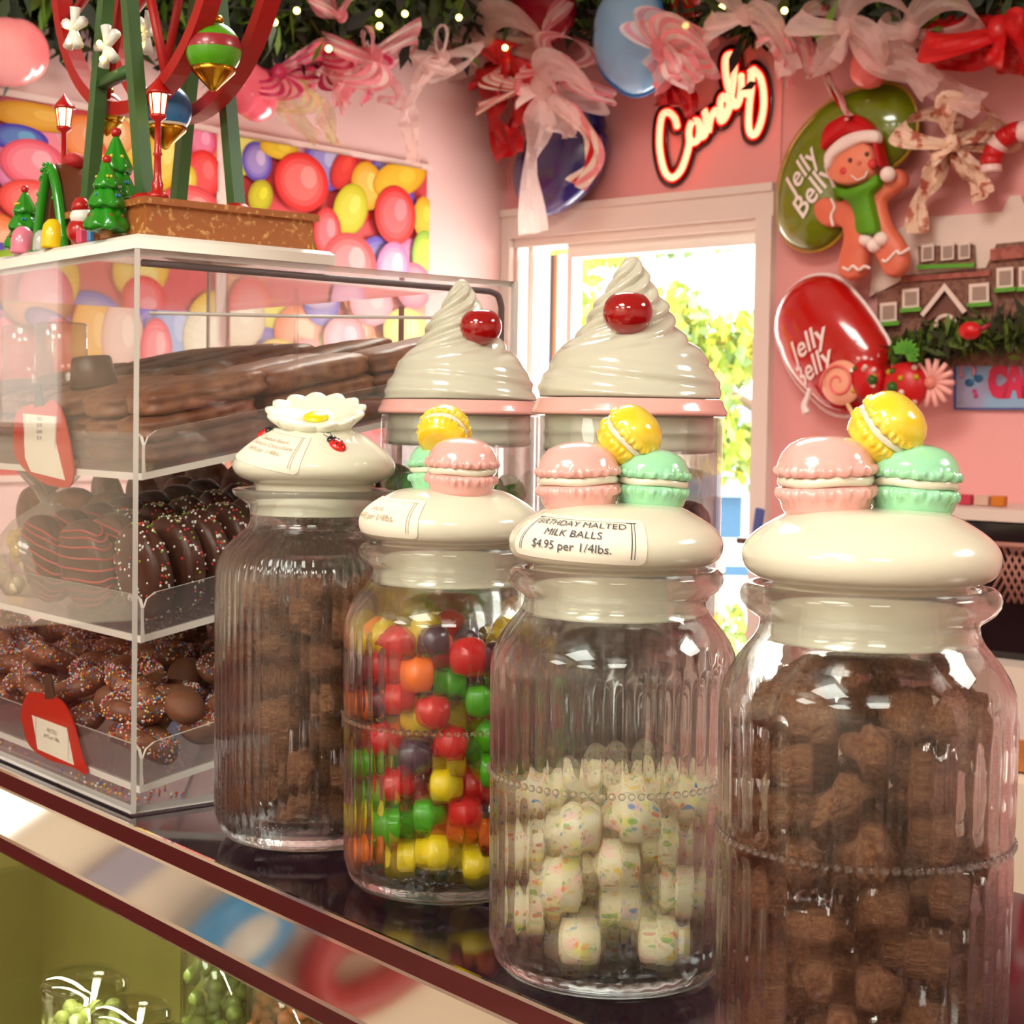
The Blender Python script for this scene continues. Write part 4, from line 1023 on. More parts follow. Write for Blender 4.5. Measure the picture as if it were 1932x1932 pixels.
def xmas_tree(s_, t_, r, h, lab, seed):
    t = thing('toy_tree', lab, 'toy tree', case(s_, t_, ZS), seed, 'toy christmas trees')
    b = MB(); b.lathe([(0, 0), (r * .28, 0), (r * .24, h * .12), (0, h * .14)], M('toy_trunk', 'c08a5a', .4), 16); b.build('trunk', t)
    pr = [(0, h * .10), (r * .6, h * .09), (r * .95, h * .10), (r * 1.0, h * .14), (r * .92, h * .19), (r * .62, h * .36), (r * .55, h * .385), (r * .78, h * .37), (r * .83, h * .41), (r * .74, h * .46), (r * .47, h * .60), (r * .42, h * .62), (r * .58, h * .61), (r * .61, h * .65), (r * .52, h * .70), (r * .20, h * .88), (r * .06, h * .95), (0, h * .96)]
    b = MB(); b.lathe(pr, pine, 64, lambda a, z, th, i: (a * (1 + .05 * math.sin(th * 7 + i)), z + .02 * h * math.sin(th * 7 + i) * (a / r))); b.build('foliage', t)
    b = MB(); b.ball((0, 0, h * .97), r * .2, redr, 20, 14); b.build('top_ball', t)
    rr = random.Random(seed)
    for k in range(9):
        a = -PI / 2 + rr.uniform(-1.4, 1.4) + CROT * 0; lv = k % 3; rad = r * (.80, .64, .45)[lv]; z = h * (.27, .52, .75)[lv]
        b = MB(); b.ball((rad * math.cos(a - seed), rad * math.sin(a - seed), z), r * .065, [redr, M('blue_dot', '3f86c8', .3), M('yellow_dot', 'e6cc4a', .3)][k % 3], 10, 8); b.build('tree_light', t)
xmas_tree(.093, .016 + .012, .0235, .100, 'tallest green toy tree with a red ball on top, beside the brown box', 1)
xmas_tree(.066, .0195 - .013, .0195, .070, 'small green toy tree in front of the tallest one, at the brown box', 2)
xmas_tree(.272, .020, .0195, .066, 'green toy tree left of the gingerbread arch', 3)
t = thing('gingerbread_arch', 'pointed gingerbread arch with a green garland on top of the acrylic case', 'arch', case(.205, .022, ZS))
def archp(w_, h_, n=20):
    o = []
    for i in range(n + 1):
        q = i / n; x = -w_ + 2 * w_ * q; z = h_ * (1 - abs(x / w_) ** 1.7); o.append((x, z))
    return o
b = LB_(t); oo = archp(.034, .082); ii = archp(.022, .066)
v = []
for dt in (0, .045):
    v += [case(.205 + x, .022 + dt, ZS + z) for x, z in oo] + [case(.205 + x, .022 + dt, ZS + z) for x, z in ii]
n = len(oo); F = []
for i in range(n - 1):
    F += [[i, i + 1, n + i + 1, n + i], [2 * n + i, 3 * n + i, 3 * n + i + 1, 2 * n + i + 1], [i, 2 * n + i, 2 * n + i + 1, i + 1], [n + i, n + i + 1, 3 * n + i + 1, 3 * n + i]]
F += [[0, n, 3 * n, 2 * n], [n - 1, 3 * n - 1, 4 * n - 1, 2 * n - 1]]
b.add(v, F, M('arch_gingerbread', '6e3a20', .5, bump=(120, .3)), False); b.done('arch_body')
b = LB_(t); b.tube([case(.205 + x * .93, .016, ZS + z * .94) for x, z in oo], .0048, pine, 10)
for i in range(60):
    x, z = oo[R.randrange(n)]; b.ball(case(.205 + x * .93, .014, ZS + z * .94) + Vector((R.uniform(-.004, .004), 0, R.uniform(-.004, .004))), .0022, pine, 6, 4)
b.done('garland')
b = LB_(t); b.ball(case(.205, .04, ZS + .086), .0105, M('sugared_red', 'b8262c', .6, bump=(300, .8)), 24, 14, (1, 1, .75)); b.done('sugar_ball')
def drop_sweet(s_, t_, r, h, col, lab):
    b = MB(); b.lathe([(0, 0), (r, 0), (r * 1.04, h * .08), (r * .98, h * .5), (r * .8, h * .8), (r * .45, h * .96), (0, h)], M('gumdrop_' + col, col, .25, coat=.5), 32); o = b.build('toy_gumdrop'); o.location = case(s_, t_, ZS)
    tag(o, lab, 'gumdrop', 'toy gumdrops')
drop_sweet(.183, .0095, .0108, .0275, 'f0cc10', 'yellow resin gumdrop in front of the gingerbread arch')
drop_sweet(.253, .0100, .0112, .0265, 'e87f98', 'pink resin gumdrop in front of the leftmost toy tree')
drop_sweet(.214, .012, .008, .020, 'b9bdb6', 'pale grey resin gumdrop between the pink and the yellow one')
t = thing('toy_snowman', 'small red and white resin figure between the arch and the toy trees', 'figurine', case(.138, .016, ZS))
b = MB(); b.ball((0, 0, .0125), .0125, redr, 24, 16, (1, 1, 1)); b.build('lower_body', t)
b = MB(); b.ball((.001, 0, .0255), .0108, wh, 24, 16, (1, 1, .8)); b.build('middle', t)
b = MB(); b.lathe([(0, .030), (.0085, .031), (.0080, .037), (.005, .042), (0, .044)], redr, 24); b.build('hat', t)
for i, (s_, t_, d, col, lab) in enumerate(((.118, .010, (.012, .010, .012), 'd84a6a', 'tiny pink resin parcel between the snowman and the small toy tree'), (.102, .0085, (.005, .006, .017), '4a86c0', 'tiny blue resin parcel standing beside the small toy tree'))):
    b = MB(); b.box((0, 0, d[2] / 2), d, M('parcel_' + col, col, .35), None, .001); o = b.build('toy_parcel'); o.location = case(s_, t_, ZS); o.rotation_euler.z = CROT; tag(o, lab, 'parcel', 'toy parcels')

# ================================================================ MURALS ON THE LEFT WALL
def mural(name, lab, x0, x1, ytop, zbot, beans, seed, nb):
    tl, tr = WA(x0, ytop[0]), WA(x1, ytop[1]); zt = (tl.z + tr.z) / 2
    s0, s1 = (tl - C0).dot(A1), (tr - C0).dot(A1)     # distance along the wall
    lo, hi = min(s0, s1), max(s0, s1)
    t = thing(name, lab, 'poster', C0 + A1 * ((lo + hi) / 2) + Z * zbot, 0, 'sweet murals on the pale pink wall')
    def wq(a, z, off): return C0 + A1 * a + Z * z + B1 * off
    b = LB_(t); o_ = MB()
    def rect(bb, a0, a1, z0, z1, o0, o1, mat):
        v = [wq(a1 if i else a0, z1 if k_ else z0, o1 if j else o0) for k_ in (0, 1) for j in (0, 1) for i in (0, 1)]
        bb.add(v, [[0, 2, 3, 1], [4, 5, 7, 6], [0, 1, 5, 4], [2, 6, 7, 3], [0, 4, 6, 2], [1, 3, 7, 5]], mat, False)
    rect(b, lo, hi, zbot, zt, .001, .008, M('mural_print_red', 'd84a50', .4)); rr = random.Random(seed); off = .0085
    def blob(a, z, ra, rz, rot, mat, off):
        N = 30; v = []
        for i in range(N):
            q = 2 * PI * i / N; x, y = ra * math.cos(q), rz * math.sin(q); X = x * math.cos(rot) - y * math.sin(rot); Y = x * math.sin(rot) + y * math.cos(rot)
            v.append(wq(min(hi - .003, max(lo + .003, a + X)), min(zt - .003, max(zbot + .003, z + Y)), off))
        b.add(v, [list(range(N))], mat, False)
    def bean(a, z, ra, rz, rot, col, lit):
        nonlocal off
        c0 = lin(col)[:3]; l = lin(lit)[:3]
        for q, fc in ((1.0, (-.25)), (.93, 0), (.80, .25), (.62, .5)):
            cc = tuple(max(0, x * (1 + fc)) if fc < 0 else x + (y - x) * fc for x, y in zip(c0, l)); kk = 'print_%s_%d' % (col + lit, int(q * 100))
            blob(a, z, ra * q, rz * q, rot, M(kk, cc, .4), off); off += .00006
        blob(a - ra * .25, z + rz * .2, ra * .30, rz * .38, rot, M('printl_' + lit, lit, .4), off); off += .00006
    pal = [('e8302c', 'f29aa0'), ('e9b41c', 'f2e08a'), ('e85a70', 'f4a8b8'), ('d8cc20', 'ece478'), ('e8743a', 'f4b894'), ('d878a8', 'f0b8d0'), ('6a50b8', 'b8b0d8')]
    for _ in range(nb):
        c_ = rr.choice(pal); bean(rr.uniform(lo, hi), rr.uniform(zbot, zt), rr.uniform(.06, .11), rr.uniform(.07, .11), rr.random() * 3, *c_)
    for (px, py, rx, ry, rot, col, lit) in beans:
        p = WA(px, py); px1 = WA(px + rx, py); py1 = WA(px, py - ry)
        # screen-space tilt is turned the other way because A1 runs towards the left of the frame
        bean((p - C0).dot(A1), p.z, (px1 - p).length, (py1 - p).length, math.radians(rot), col, lit)
    b.done('print')
    b = LB_(t); fr = M('white_poster_frame', 'f2d4cc', .4); e = .018
    rect(b, lo - e, hi + e, zt, zt + e, 0, .014, fr); rect(b, lo - e, hi + e, zbot - e, zbot, 0, .014, fr); rect(b, hi, hi + e, zbot, zt, 0, .014, fr)
    if name != 'bean_mural' or x0 < 300: rect(b, lo - e, lo, zbot, zt, 0, .014, fr)
    b.done('frame')
mural('bean_mural', 'framed poster of big red and yellow jelly sweets next to the room corner', 424, 803, (256, 320), .18,
    [(476, 306, 28, 38, 0, '6450b4', 'c8b0d8'), (518, 282, 36, 20, 0, 'd8a81c', 'f0d040'), (640, 320, 20, 46, 35, 'c42020', 'f04a40'), (684, 352, 30, 46, -10, 'e0a020', 'f0d070'), (745, 338, 52, 34, -20, 'e6a824', 'f4cc40'),
     (560, 345, 50, 56, 0, 'e62c28', 'f4908c'), (482, 372, 22, 34, 30, 'b0a018', 'e0d830'), (652, 396, 30, 52, 30, 'c8bc18', 'e6de60'), (608, 440, 26, 48, 0, 'e03434', 'f4909a'), (790, 412, 20, 40, 0, 'e0a420', 'f4d44c'),
     (736, 407, 38, 56, 12, 'e2322c', 'f48a90'), (788, 478, 20, 44, 10, '8fb838', 'e0d850'), (650, 500, 50, 60, 0, 'e84a4c', 'f4aaaa'), (770, 540, 34, 44, 0, 'e8607a', 'f6b4bc'), (731, 506, 30, 50, 15, 'dc7cb0', 'f0ccd4'),
     (590, 545, 42, 40, 0, 'b8a0cc', 'dcd4e0'), (690, 575, 40, 40, 0, 'ee8c9c', 'f6c0c4'), (755, 625, 42, 44, 0, 'e8d044', 'f6ee98'), (640, 640, 40, 44, 0, 'ec8490', 'f6c4d4'), (515, 685, 48, 46, 0, 'e0bc50', 'f2dc8c'), (440, 600, 50, 60, 0, 'd8c4a8', 'ece4d0'), (570, 690, 40, 50, 0, 'ea8080', 'f4b8b8')], 5, 46)
mural('bean_mural', 'framed poster of big jelly sweets behind the toy ferris wheel', -120, 405, (160, 253), .18,
    [(60, 222, 90, 26, 0, 'd8941c', 'ecb858'), (28, 262, 55, 26, 0, '4c3cae', '6aa0c8'), (55, 310, 62, 46, 0, 'e85a70', 'f4a8b4'), (50, 380, 60, 40, 0, 'e84a44', 'f49088'), (150, 262, 40, 44, 0, 'e87a34', 'f2b088'), (205, 255, 40, 40, 0, 'e89a5a', 'f4d0a0'),
     (300, 300, 34, 64, 10, 'e0b020', 'f4e480'), (175, 310, 22, 46, 0, 'e8402c', 'f48058'), (372, 268, 28, 34, 0, 'dc4a78', 'f4a0bc'), (375, 330, 34, 46, 0, 'e62c2a', 'f07070'), (340, 350, 20, 40, 20, 'e0b830', 'f2dc70'), (350, 400, 60, 50, 0, 'e84a50', 'f49a9a'),
     (60, 560, 70, 60, 0, 'a8643c', 'c88a60'), (85, 612, 50, 26, 20, '6a3c68', 'a878a0'), (112, 660, 34, 60, -20, 'e04038', 'f08478'), (168, 640, 44, 90, 0, 'dc9c3c', 'ecc080'), (222, 640, 40, 80, 0, 'dcb0a4', 'ecd4c8'), (320, 630, 40, 80, 0, '8c9cc8', 'b8bcdc'), (285, 660, 30, 60, 0, 'e07078', 'f0b0b0'), (385, 640, 50, 70, 0, 'd4c8b0', 'ece4d4'), (310, 540, 60, 50, 0, 'b0a0c8', 'ccc4dc'), (20, 520, 60, 50, 0, '90b02c', 'c0d850')], 8, 40)

# ================================================================ NEON SIGN
def smap(p): return (900 + p[0] / 3.22, p[1] / 3.22)
ST = [[(1215, 765), (1200, 715), (1160, 682), (1125, 705), (1110, 800), (1112, 920), (1140, 1040), (1185, 1080), (1235, 1040), (1268, 960), (1290, 870), (1288, 800), (1305, 745), (1342, 738), (1352, 790), (1340, 850), (1305, 866), (1292, 840)],
      [(1352, 770), (1358, 830), (1385, 815), (1392, 750), (1382, 672), (1402, 760), (1405, 800), (1420, 720), (1450, 670), (1470, 700), (1482, 735), (1510, 710), (1540, 640)],
      [(1530, 615), (1495, 585), (1478, 630), (1490, 700), (1525, 660), (1548, 560), (1562, 440), (1560, 350), (1535, 332), (1510, 360), (1512, 460), (1535, 560), (1565, 640), (1590, 620), (1605, 540), (1605, 465)],
      [(1605, 465), (1610, 540), (1640, 570), (1662, 500), (1665, 420), (1668, 520), (1655, 640), (1650, 760), (1665, 815), (1695, 810), (1725, 740), (1742, 640), (1738, 540), (1718, 465), (1680, 425)]]
t = thing('neon_sign', 'glowing neon sign reading Candy on the pink wall above the glass door', 'sign', WB(1340, 215))
for nm, r, off, mt_, fl in (('backing_board', .031, .012, M('dark_maroon_acrylic', '3a0a0c', .2, coat=.5), .12), ('red_jacket', .0160, .030, M('glowing_red_jacket', 'e01010', .4, emit=('ff1408', 1.5)), .55), ('neon_tube', .0106, .043, M('neon_glow', 'ffd2b0', .4, emit=('ffb488', 1.55)), .8)):
    b = LB_(t)
    for st in ST:
        pts = smooth_path([WB(*smap(p), off) for p in st], 5); N = len(pts); n = 12; vs = []
        for i, p in enumerate(pts):
            a, c = pts[max(i - 1, 0)], pts[min(i + 1, N - 1)]; d = (c - a).normalized(); sd = d.cross(A1).normalized()
            for k in range(n): q = 2 * PI * k / n; vs.append(p + sd * (r * math.cos(q)) + A1 * (r * fl * math.sin(q)))
        b.add(vs, [[i * n + k, i * n + (k + 1) % n, (i + 1) * n + (k + 1) % n, (i + 1) * n + k] for i in range(N - 1) for k in range(n)], mt_)
        for p in (pts[0], pts[-1]):
            q = Matrix((B1, Z.cross(B1) * -1, Z)).transposed().to_3x3() if False else None
            bb = MB(); vs2 = []; 
            for i in range(9):
                ph = PI * i / 8
                for k in range(12):
                    th = 2 * PI * k / 12; vs2.append(p + B1 * (r * math.sin(ph) * math.cos(th)) + A1 * (r * fl * math.sin(ph) * math.sin(th)) + Z * (r * math.cos(ph)))
            b.add(vs2, [[i * 12 + k, (i + 1) * 12 + k, (i + 1) * 12 + (k + 1) % 12, i * 12 + (k + 1) % 12] for i in range(8) for k in range(12)], mt_)
    b.done(nm)

# ================================================================ RIBBONS, BOWS AND BEANS
def path_px(pts, W, off0, amp, k=7, ph=0):
    v = [W(px, py, off0 + amp * math.sin(i * 1.9 + ph)) for i, (px, py) in enumerate(pts)]
    return smooth_path(v, k)
def ribbon(b, pts, hw, mats, nv, cols=6, ruff=.01, taper=False):
    N = len(pts)
    def wid(i):
        a, c = pts[max(i - 1, 0)], pts[min(i + 1, N - 1)]; d = (c - a).normalized(); sd = d.cross(nv); sd = sd.normalized() if sd.length > .05 else Z
        q = i / (N - 1); s_ = 1.0
        if taper: s_ = .25 + .75 * min(1, q * 2.5)
        sd = (sd + nv * (.45 * math.sin(i * .33))).normalized(); return sd * hw * s_
    b.strip(pts, wid, mats, cols, ruff, nv)
sh_w = sheer('sheer_white_ribbon', 'f6d8d2', .62); sh_p = sheer('sheer_pink_ribbon', 'f0949e', .62); sh_r = sheer('sheer_red_ribbon', 'dc3a40', .75); sh_g = sheer('sheer_green_ribbon', 'c9c46a', .45); sh_o = sheer('sheer_peach_ribbon', 'f0b48c', .5)
sat_r = M('red_satin', 'c41418', .35); sat_dr = M('dark_red_satin', '8e0f22', .4); sat_k = M('pink_satin', 'f08a90', .4); sat_m = M('magenta_satin', 'c42a58', .4); sat_c = M('cream_satin', 'f0d4c4', .45)
PAL = {'w': [sh_w, sh_w, sh_w], 'p': [sh_p, sh_w, sh_p], 's': [sh_p, sh_w, sat_k, sh_w, sh_p, sh_w], 'r': [sat_r, sh_r, sat_r], 'd': [sat_dr], 'c': [sat_k, sat_c, sat_k, sat_c, sat_r, sat_c], 'g': [sh_g, sh_o, sh_g], 'm': [sat_m, sh_p], 'R': [sat_r]}
def bow(lab, c_px, size, loops, tails, kind, W, nv, off=.14, kind2=None, grp='ribbon bows on the garland', n_ext=0):
    """loops: list of (angle in degrees, length px, width px); tails: px paths"""
    c = W(c_px[0], c_px[1], off); t = thing('ribbon_bow', lab, 'bow', c, 0, grp); pxm = (W(c_px[0] + 10, c_px[1], off) - c).length / 10; mz = (W(c_px[0], c_px[1] - 10, off) - c).length / 10
    ux = (W(c_px[0] + 10, c_px[1], off) - c) / 10; uz = (W(c_px[0], c_px[1] - 10, off) - c) / 10
    for i, (ang, ln, wd) in enumerate(loops):
        a = math.radians(ang); dx, dy = math.cos(a), math.sin(a); b = LB_(t); pts = []
        for k in range(29):
            q = 2 * PI * k / 28; l = ln * (1 - math.cos(q)) / 2; s_ = wd * math.sin(q) * (.4 + .6 * (1 - math.cos(q)) / 2)
            pts.append(c + ux * (dx * l - dy * s_ * .55) + uz * (dy * l + dx * s_ * .55) + nv * (s_ * pxm * .9))
        hw = size * pxm
        def wid(j, pts=pts, hw=hw, a=a):
            q = math.sin(PI * j / 28); sd = (nv * .62 + (uz * dx - ux * dy).normalized() * (.78 if j < 14 else .70)).normalized(); return sd * hw * (.35 + .65 * q)
        b.strip(pts, wid, PAL[kind], 6, .006, nv); b.done('loop')
    for i, tl in enumerate(tails):
        b = LB_(t); ribbon(b, path_px([c_px] + tl, W, off - .03, .03, 7, i), size * pxm * .85, PAL[kind2 or kind], nv, 6, .012, True); b.done('tail')
    b = LB_(t); vs = []
    b.ball(c + nv * .01, size * pxm * .55, PAL[kind][0], 12, 8, (1, 1, 1.2)); b.done('knot')
    return t
# the big garland: leafy rope along both walls
def leafy(name, lab, pts, rad, n, mats, size, seed, lights=0, cat='garland'):
    t = thing(name, lab, cat, pts[len(pts) // 2]); b = LB_(t); rr = random.Random(seed)
    for _ in range(n):
        p = pts[rr.randrange(len(pts))] + Vector((rr.gauss(0, 1), rr.gauss(0, 1), rr.gauss(0, 1))) * rad * .45
        q = Euler((rr.random() * 6, rr.random() * 6, rr.random() * 6)).to_matrix(); s_ = size * rr.uniform(.6, 1.5)
        b.add([p + q @ Vector(v) * s_ for v in ((-.5, 0, 0), (-.1, .16, .03), (.6, 0, .1), (-.1, -.16, .03))], [[0, 1, 2, 3]], rr.choice(mats), False)
    tag(b.done('foliage'), kind='stuff')
    b = LB_(t); b.tube(pts, rad * .28, M('garland_wire', '2c3020', .7), 8); b.done('stem'); return t
dk = [M('garland_dark_green', '24301c', .6), M('garland_mid_green', '3a4a22', .6), M('garland_black_green', '20221a', .6), M('garland_light_green', '66862a', .5)]
gp = smooth_path([WA(-160, -95, .14), WA(40, 5, .14), WA(250, 5, .13), WA(520, 45, .14), WA(760, 20, .14), WB(990, 10, .14), WB(1210, 5, .15), WB(1350, -12, .14), WB(1500, -5, .14), WB(1700, -15, .14), WB(1990, -70, .14)], 14)
leafy('leafy_garland', 'long dark green leafy garland running high along both pink walls', gp, .125, 5200, dk, .085, 77)
lt = thing('string_lights', 'string of small warm lights threaded through the leafy garland', 'string lights', gp[70])
b = LB_(lt); b.tube([p + Vector((0, 0, .0)) + (A1 + B1) * .11 for p in gp], .003, dk[0], 6); b.done('cord')
for px, py, W in ((518, 42, WA), (715, 25, WA), (716, 49, WA), (764, 26, WA), (620, 92, WA), (866, 33, WA), (953, 90, WB), (1294, 48, WB), (560, 20, WA), (1362, 14, WB), (1480, 20, WB)):
    b = LB_(lt); b.ball(W(px, py, .30), .0095, warm_bulb, 12, 8); b.done('bulb')
# beans
def beanshape(name, lab, pxc, rad_px, mat, W, nv, off, cat='balloon', text=None, flat=.55, grp=None, rimm=None):
    cpts = smooth_path([W(px, py, off) for px, py in pxc], 8); N = len(cpts); c = cpts[N // 2]
    mpp = (W(pxc[0][0] + 10, pxc[0][1], off) - cpts[0]).length / 10 * .5 + (W(pxc[0][0], pxc[0][1] + 10, off) - cpts[0]).length / 10 * .5
    t = thing(name, lab, cat, c, 0, grp); b = LB_(t); n = 36; vs = []
    L = [0]
    for a, q in zip(cpts, cpts[1:]): L.append(L[-1] + (q - a).length)
    R0 = rad_px * mpp; d0 = (cpts[0] - cpts[1]).normalized(); d1 = (cpts[-1] - cpts[-2]).normalized()
    rings = []
    for i in range(8): q = PI / 2 * (i / 8); rings.append((cpts[0] + d0 * R0 * math.cos(q), R0 * math.sin(q), -d0))
    for i in range(N): rings.append((cpts[i], R0 * (1 + .06 * math.sin(PI * i / (N - 1))), (cpts[min(i + 1, N - 1)] - cpts[max(i - 1, 0)]).normalized()))
    for i in range(1, 9): q = PI / 2 * (1 - i / 8); rings.append((cpts[-1] + d1 * R0 * math.cos(q), R0 * math.sin(q), d1))
    for p, r, d in rings:
        sd = d.cross(nv).normalized()
        for k in range(n): q = 2 * PI * k / n; vs.append(p + sd * (r * math.cos(q)) + nv * (r * flat * math.sin(q)))
    b.add(vs, [[i * n + k, i * n + (k + 1) % n, (i + 1) * n + (k + 1) % n, (i + 1) * n + k] for i in range(len(rings) - 1) for k in range(n)], mat); b.done('shell')
    if rimm:
        b = LB_(t); pts = []
        for p, r, d in rings: pts.append(p + d.cross(nv).normalized() * (r + .004))
        for p, r, d in reversed(rings): pts.append(p - d.cross(nv).normalized() * (r + .004))
        b.tube(pts, .006, rimm, 8, closed=True); b.done('seam')
    if text:
        b = LB_(t); body, tpx, size_px, rot, tm = text; y = 0; c0 = W(*tpx, off); e1 = (nv.cross(Z) * -1).normalized(); e1 = e1 if (W(tpx[0] + 10, tpx[1], off) - c0).dot(e1) > 0 else -e1
        a = math.radians(rot)
        for ln, sh in body:
            for bold, mt_, lift in ((.010 if tm[1] else .0, tm[0], .004),):
                tv, tf = text_mesh(ln, size_px * mpp, 'CENTER', .0012, 3)
                out = []
                for v in tv:
                    x, yy = v.x + sh * mpp + .25 * v.y, v.y + y
                    p = c0 + e1 * (x * math.cos(a) - yy * math.sin(a)) + Z * (x * math.sin(a) + yy * math.cos(a))
                    best = 1e9
                    for cpt in cpts: best = min(best, (p - cpt).length)
                    dep = R0 * 1.06 * flat * math.sqrt(max(.0, 1 - min(1, best / R0) ** 2)); out.append(p + nv * (dep + lift))
                b.add(out, tf, mt_, False)
            y -= size_px * mpp * .82
        tag(b.done('lettering'), kind='stuff')
    return t
bal = lambda n_, c_, n2=None: M(n_, c_, .18, coat=.7)
wr = M('pale_balloon_seam', 'f4dcd8', .3); ltx = M('white_lettering', 'f2dcd6', .4)
beanshape('bean_balloon', 'olive green bean-shaped balloon with white script behind the gingerbread man', [(1658, 240), (1590, 270), (1545, 330), (1535, 395)], 76, bal('olive_green_foil', '6f7a10'), WB, A1, .07, text=([('Jelly', 10), ('Belly', -6)], (1532, 335), 52, 52, (ltx, 0)), grp='bean-shaped balloons', rimm=M('gold_foil_seam', 'b88a2a', .3))
beanshape('bean_balloon', 'bright red bean-shaped balloon with white script left of the gingerbread house', [(1545, 612), (1568, 650), (1600, 690)], 86, bal('bright_red_foil', 'b8120e'), WB, A1, .07, text=([('Jelly', 10), ('Belly', -6)], (1545, 655), 50, 30, (ltx, 0)), grp='bean-shaped balloons', rimm=wr)
beanshape('bean_balloon', 'navy blue bean-shaped balloon behind the long white ribbon over the door', [(1075, 255), (1070, 290), (1035, 325)], 72, bal('navy_foil', '23205e'), WB, A1, .09, grp='bean-shaped balloons')
beanshape('bean_balloon', 'pale blue bean-shaped balloon in the garland above the neon sign', [(1185, 45), (1190, 75), (1210, 100)], 68, bal('pale_blue_foil', '86b4dc'), WB, A1, .26, grp='bean-shaped balloons', rimm=M('deep_blue_seam', '2a6cae', .3))
beanshape('striped_balloon', 'pink striped balloon at the left end of the garland behind the ferris wheel', [(-15, 98), (20, 98), (38, 96)], 58, M('pink_foil', 'f07a80', .2, coat=.6, noise_=(3, 'f4a4a4', .4, .6)), WA, B1, .26, grp=None)
beanshape('striped_balloon', 'small hot-pink balloon right of the red ferris wheel rims', [(468, 165), (482, 180)], 44, bal('hot_pink_foil', 'ee6478'), WA, B1, .2)
beanshape('striped_balloon', 'dark red round balloon in the garland above the curly white ribbon', [(1005, 5), (1040, 25)], 48, bal('dark_red_foil', '8c0e22'), WB, A1, .22)
beanshape('striped_balloon', 'red round balloon in the garland right of the pale blue bean balloon', [(1290, -5), (1310, 0)], 30, bal('red_foil', 'a8100c'), WB, A1, .2)
# bows (garland over the left wall)
bow('sheer pink bow hanging from the garland above the bean poster', (700, 108), 24, [(160, 80, 50), (20, 85, 55), (100, 60, 40), (220, 70, 50)], [[(640, 190), (660, 170)], [(750, 170), (735, 200)]], 'p', WA, B1, .26)
bow('rosy pink bow with a red centre hanging beside the sheer pink bow', (650, 95), 22, [(200, 50, 40), (300, 70, 50)], [[(640, 140), (650, 190)], [(690, 150), (700, 185)]], 'm', WA, B1, .2)
bow('magenta and pink bow between the two red wheel rims and the peach ribbon', (520, 140), 22, [(200, 60, 50), (20, 90, 50), (260, 50, 40)], [[(560, 150), (600, 150)]], 'm', WA, B1, .2)
bow('see-through peach and green ribbon pair hanging in front of the pale wall', (565, 165), 17, [(250, 50, 36)], [[(520, 170), (560, 225), (600, 262)], [(600, 190), (615, 230), (630, 272)]], 'g', WA, B1, .22)
bow('pale ribbon bow with a curled loop at the corner of the two walls', (832, 108), 16, [(200, 36, 40), (340, 46, 46), (90, 60, 40)], [[(800, 130), (790, 160)], [(775, 190), (772, 240), (780, 310)]], 'w', WA, B1, .3)
bow('sheer white bow at the top left of the garland by the ferris wheel', (640, 30), 16, [(150, 60, 44), (60, 50, 40)], [[(610, 10), (560, -30)]], 'p', WA, B1, .32)
# over the door wall
bow('big white and red bow at the top of the garland, left of the curly ribbon', (920, 70), 26, [(150, 80, 60), (60, 70, 60), (10, 90, 60), (250, 60, 40)], [[(880, 110), (840, 135)]], 'w', WB, A1, .3)
bow('red bow with striped loops over the navy balloon', (965, 130), 28, [(190, 60, 50), (320, 90, 60), (80, 50, 40), (250, 60, 50)], [[(930, 180), (935, 240), (960, 290)], [(985, 180), (970, 240), (960, 295)]], 'r', WB, A1, .24, grp='red ribbon bows')
bow('candy-striped red and pink bow hanging beside the long white ribbon', (985, 165), 18, [(205, 90, 40), (150, 60, 34)], [[(1060, 200), (1110, 250), (1120, 310), (1085, 350)]], 'c', WB, A1, .30, grp='red ribbon bows')
bow('long sheer white ribbon trailing down over the door casing', (1025, 165), 30, [(10, 80, 60), (200, 40, 40)], [[(1015, 230), (1000, 320), (1005, 440)], [(1060, 230), (1075, 260)]], 'w', WB, A1, .36, grp='white ribbon bows')
bow('curly sheer pink ribbon loops left of the pale blue bean balloon', (1050, 125), 14, [(180, 50, 60), (330, 60, 60), (60, 60, 50), (270, 50, 40)], [[(1090, 160), (1160, 185)], [(1030, 60), (1070, 0)]], 'p', WB, A1, .34, grp='white ribbon bows')
bow('pink striped bow covering the right half of the pale blue bean balloon', (1252, 92), 30, [(60, 66, 55), (5, 72, 60), (300, 55, 50), (110, 60, 40)], [[(1285, 130), (1315, 160)], [(1240, 140), (1235, 160)]], 's', WB, A1, .36, grp='white ribbon bows')
bow('red ribbon hanging behind the first letters of the neon sign', (1260, 150), 24, [(200, 30, 30)], [[(1290, 190), (1300, 225)], [(1250, 170), (1240, 180)]], 'r', WB, A1, .15, grp='red ribbon bows')
bow('sheer white and gold bow above the last letter of the neon sign', (1410, 30), 26, [(200, 80, 60), (330, 80, 60), (90, 60, 50), (180, 70, 40)], [[(1450, 50), (1475, 90), (1490, 140)]], 'w', WB, A1, .3)
bow('pink striped ribbon ends hanging right of the neon sign', (1470, 60), 18, [(200, 40, 40), (300, 50, 40)], [[(1475, 100), (1470, 150)], [(1485, 110), (1490, 165)], [(1510, 80), (1530, 140)]], 's', WB, A1, .25)
bow('wide sheer white bow hanging above the gingerbread man', (1600, 50), 30, [(160, 90, 70), (20, 110, 80), (250, 70, 60), (320, 90, 60)], [[(1560, 100), (1530, 130)], [(1650, 110), (1720, 130), (1760, 170)]], 'w', WB, A1, .3, grp='white ribbon bows')
bow('sheer white ribbon sweeping down to the spotted bow', (1720, 60), 28, [(160, 60, 60), (20, 120, 60)], [[(1700, 90), (1730, 130), (1790, 175), (1850, 200)]], 'w', WB, A1, .26, grp='white ribbon bows')
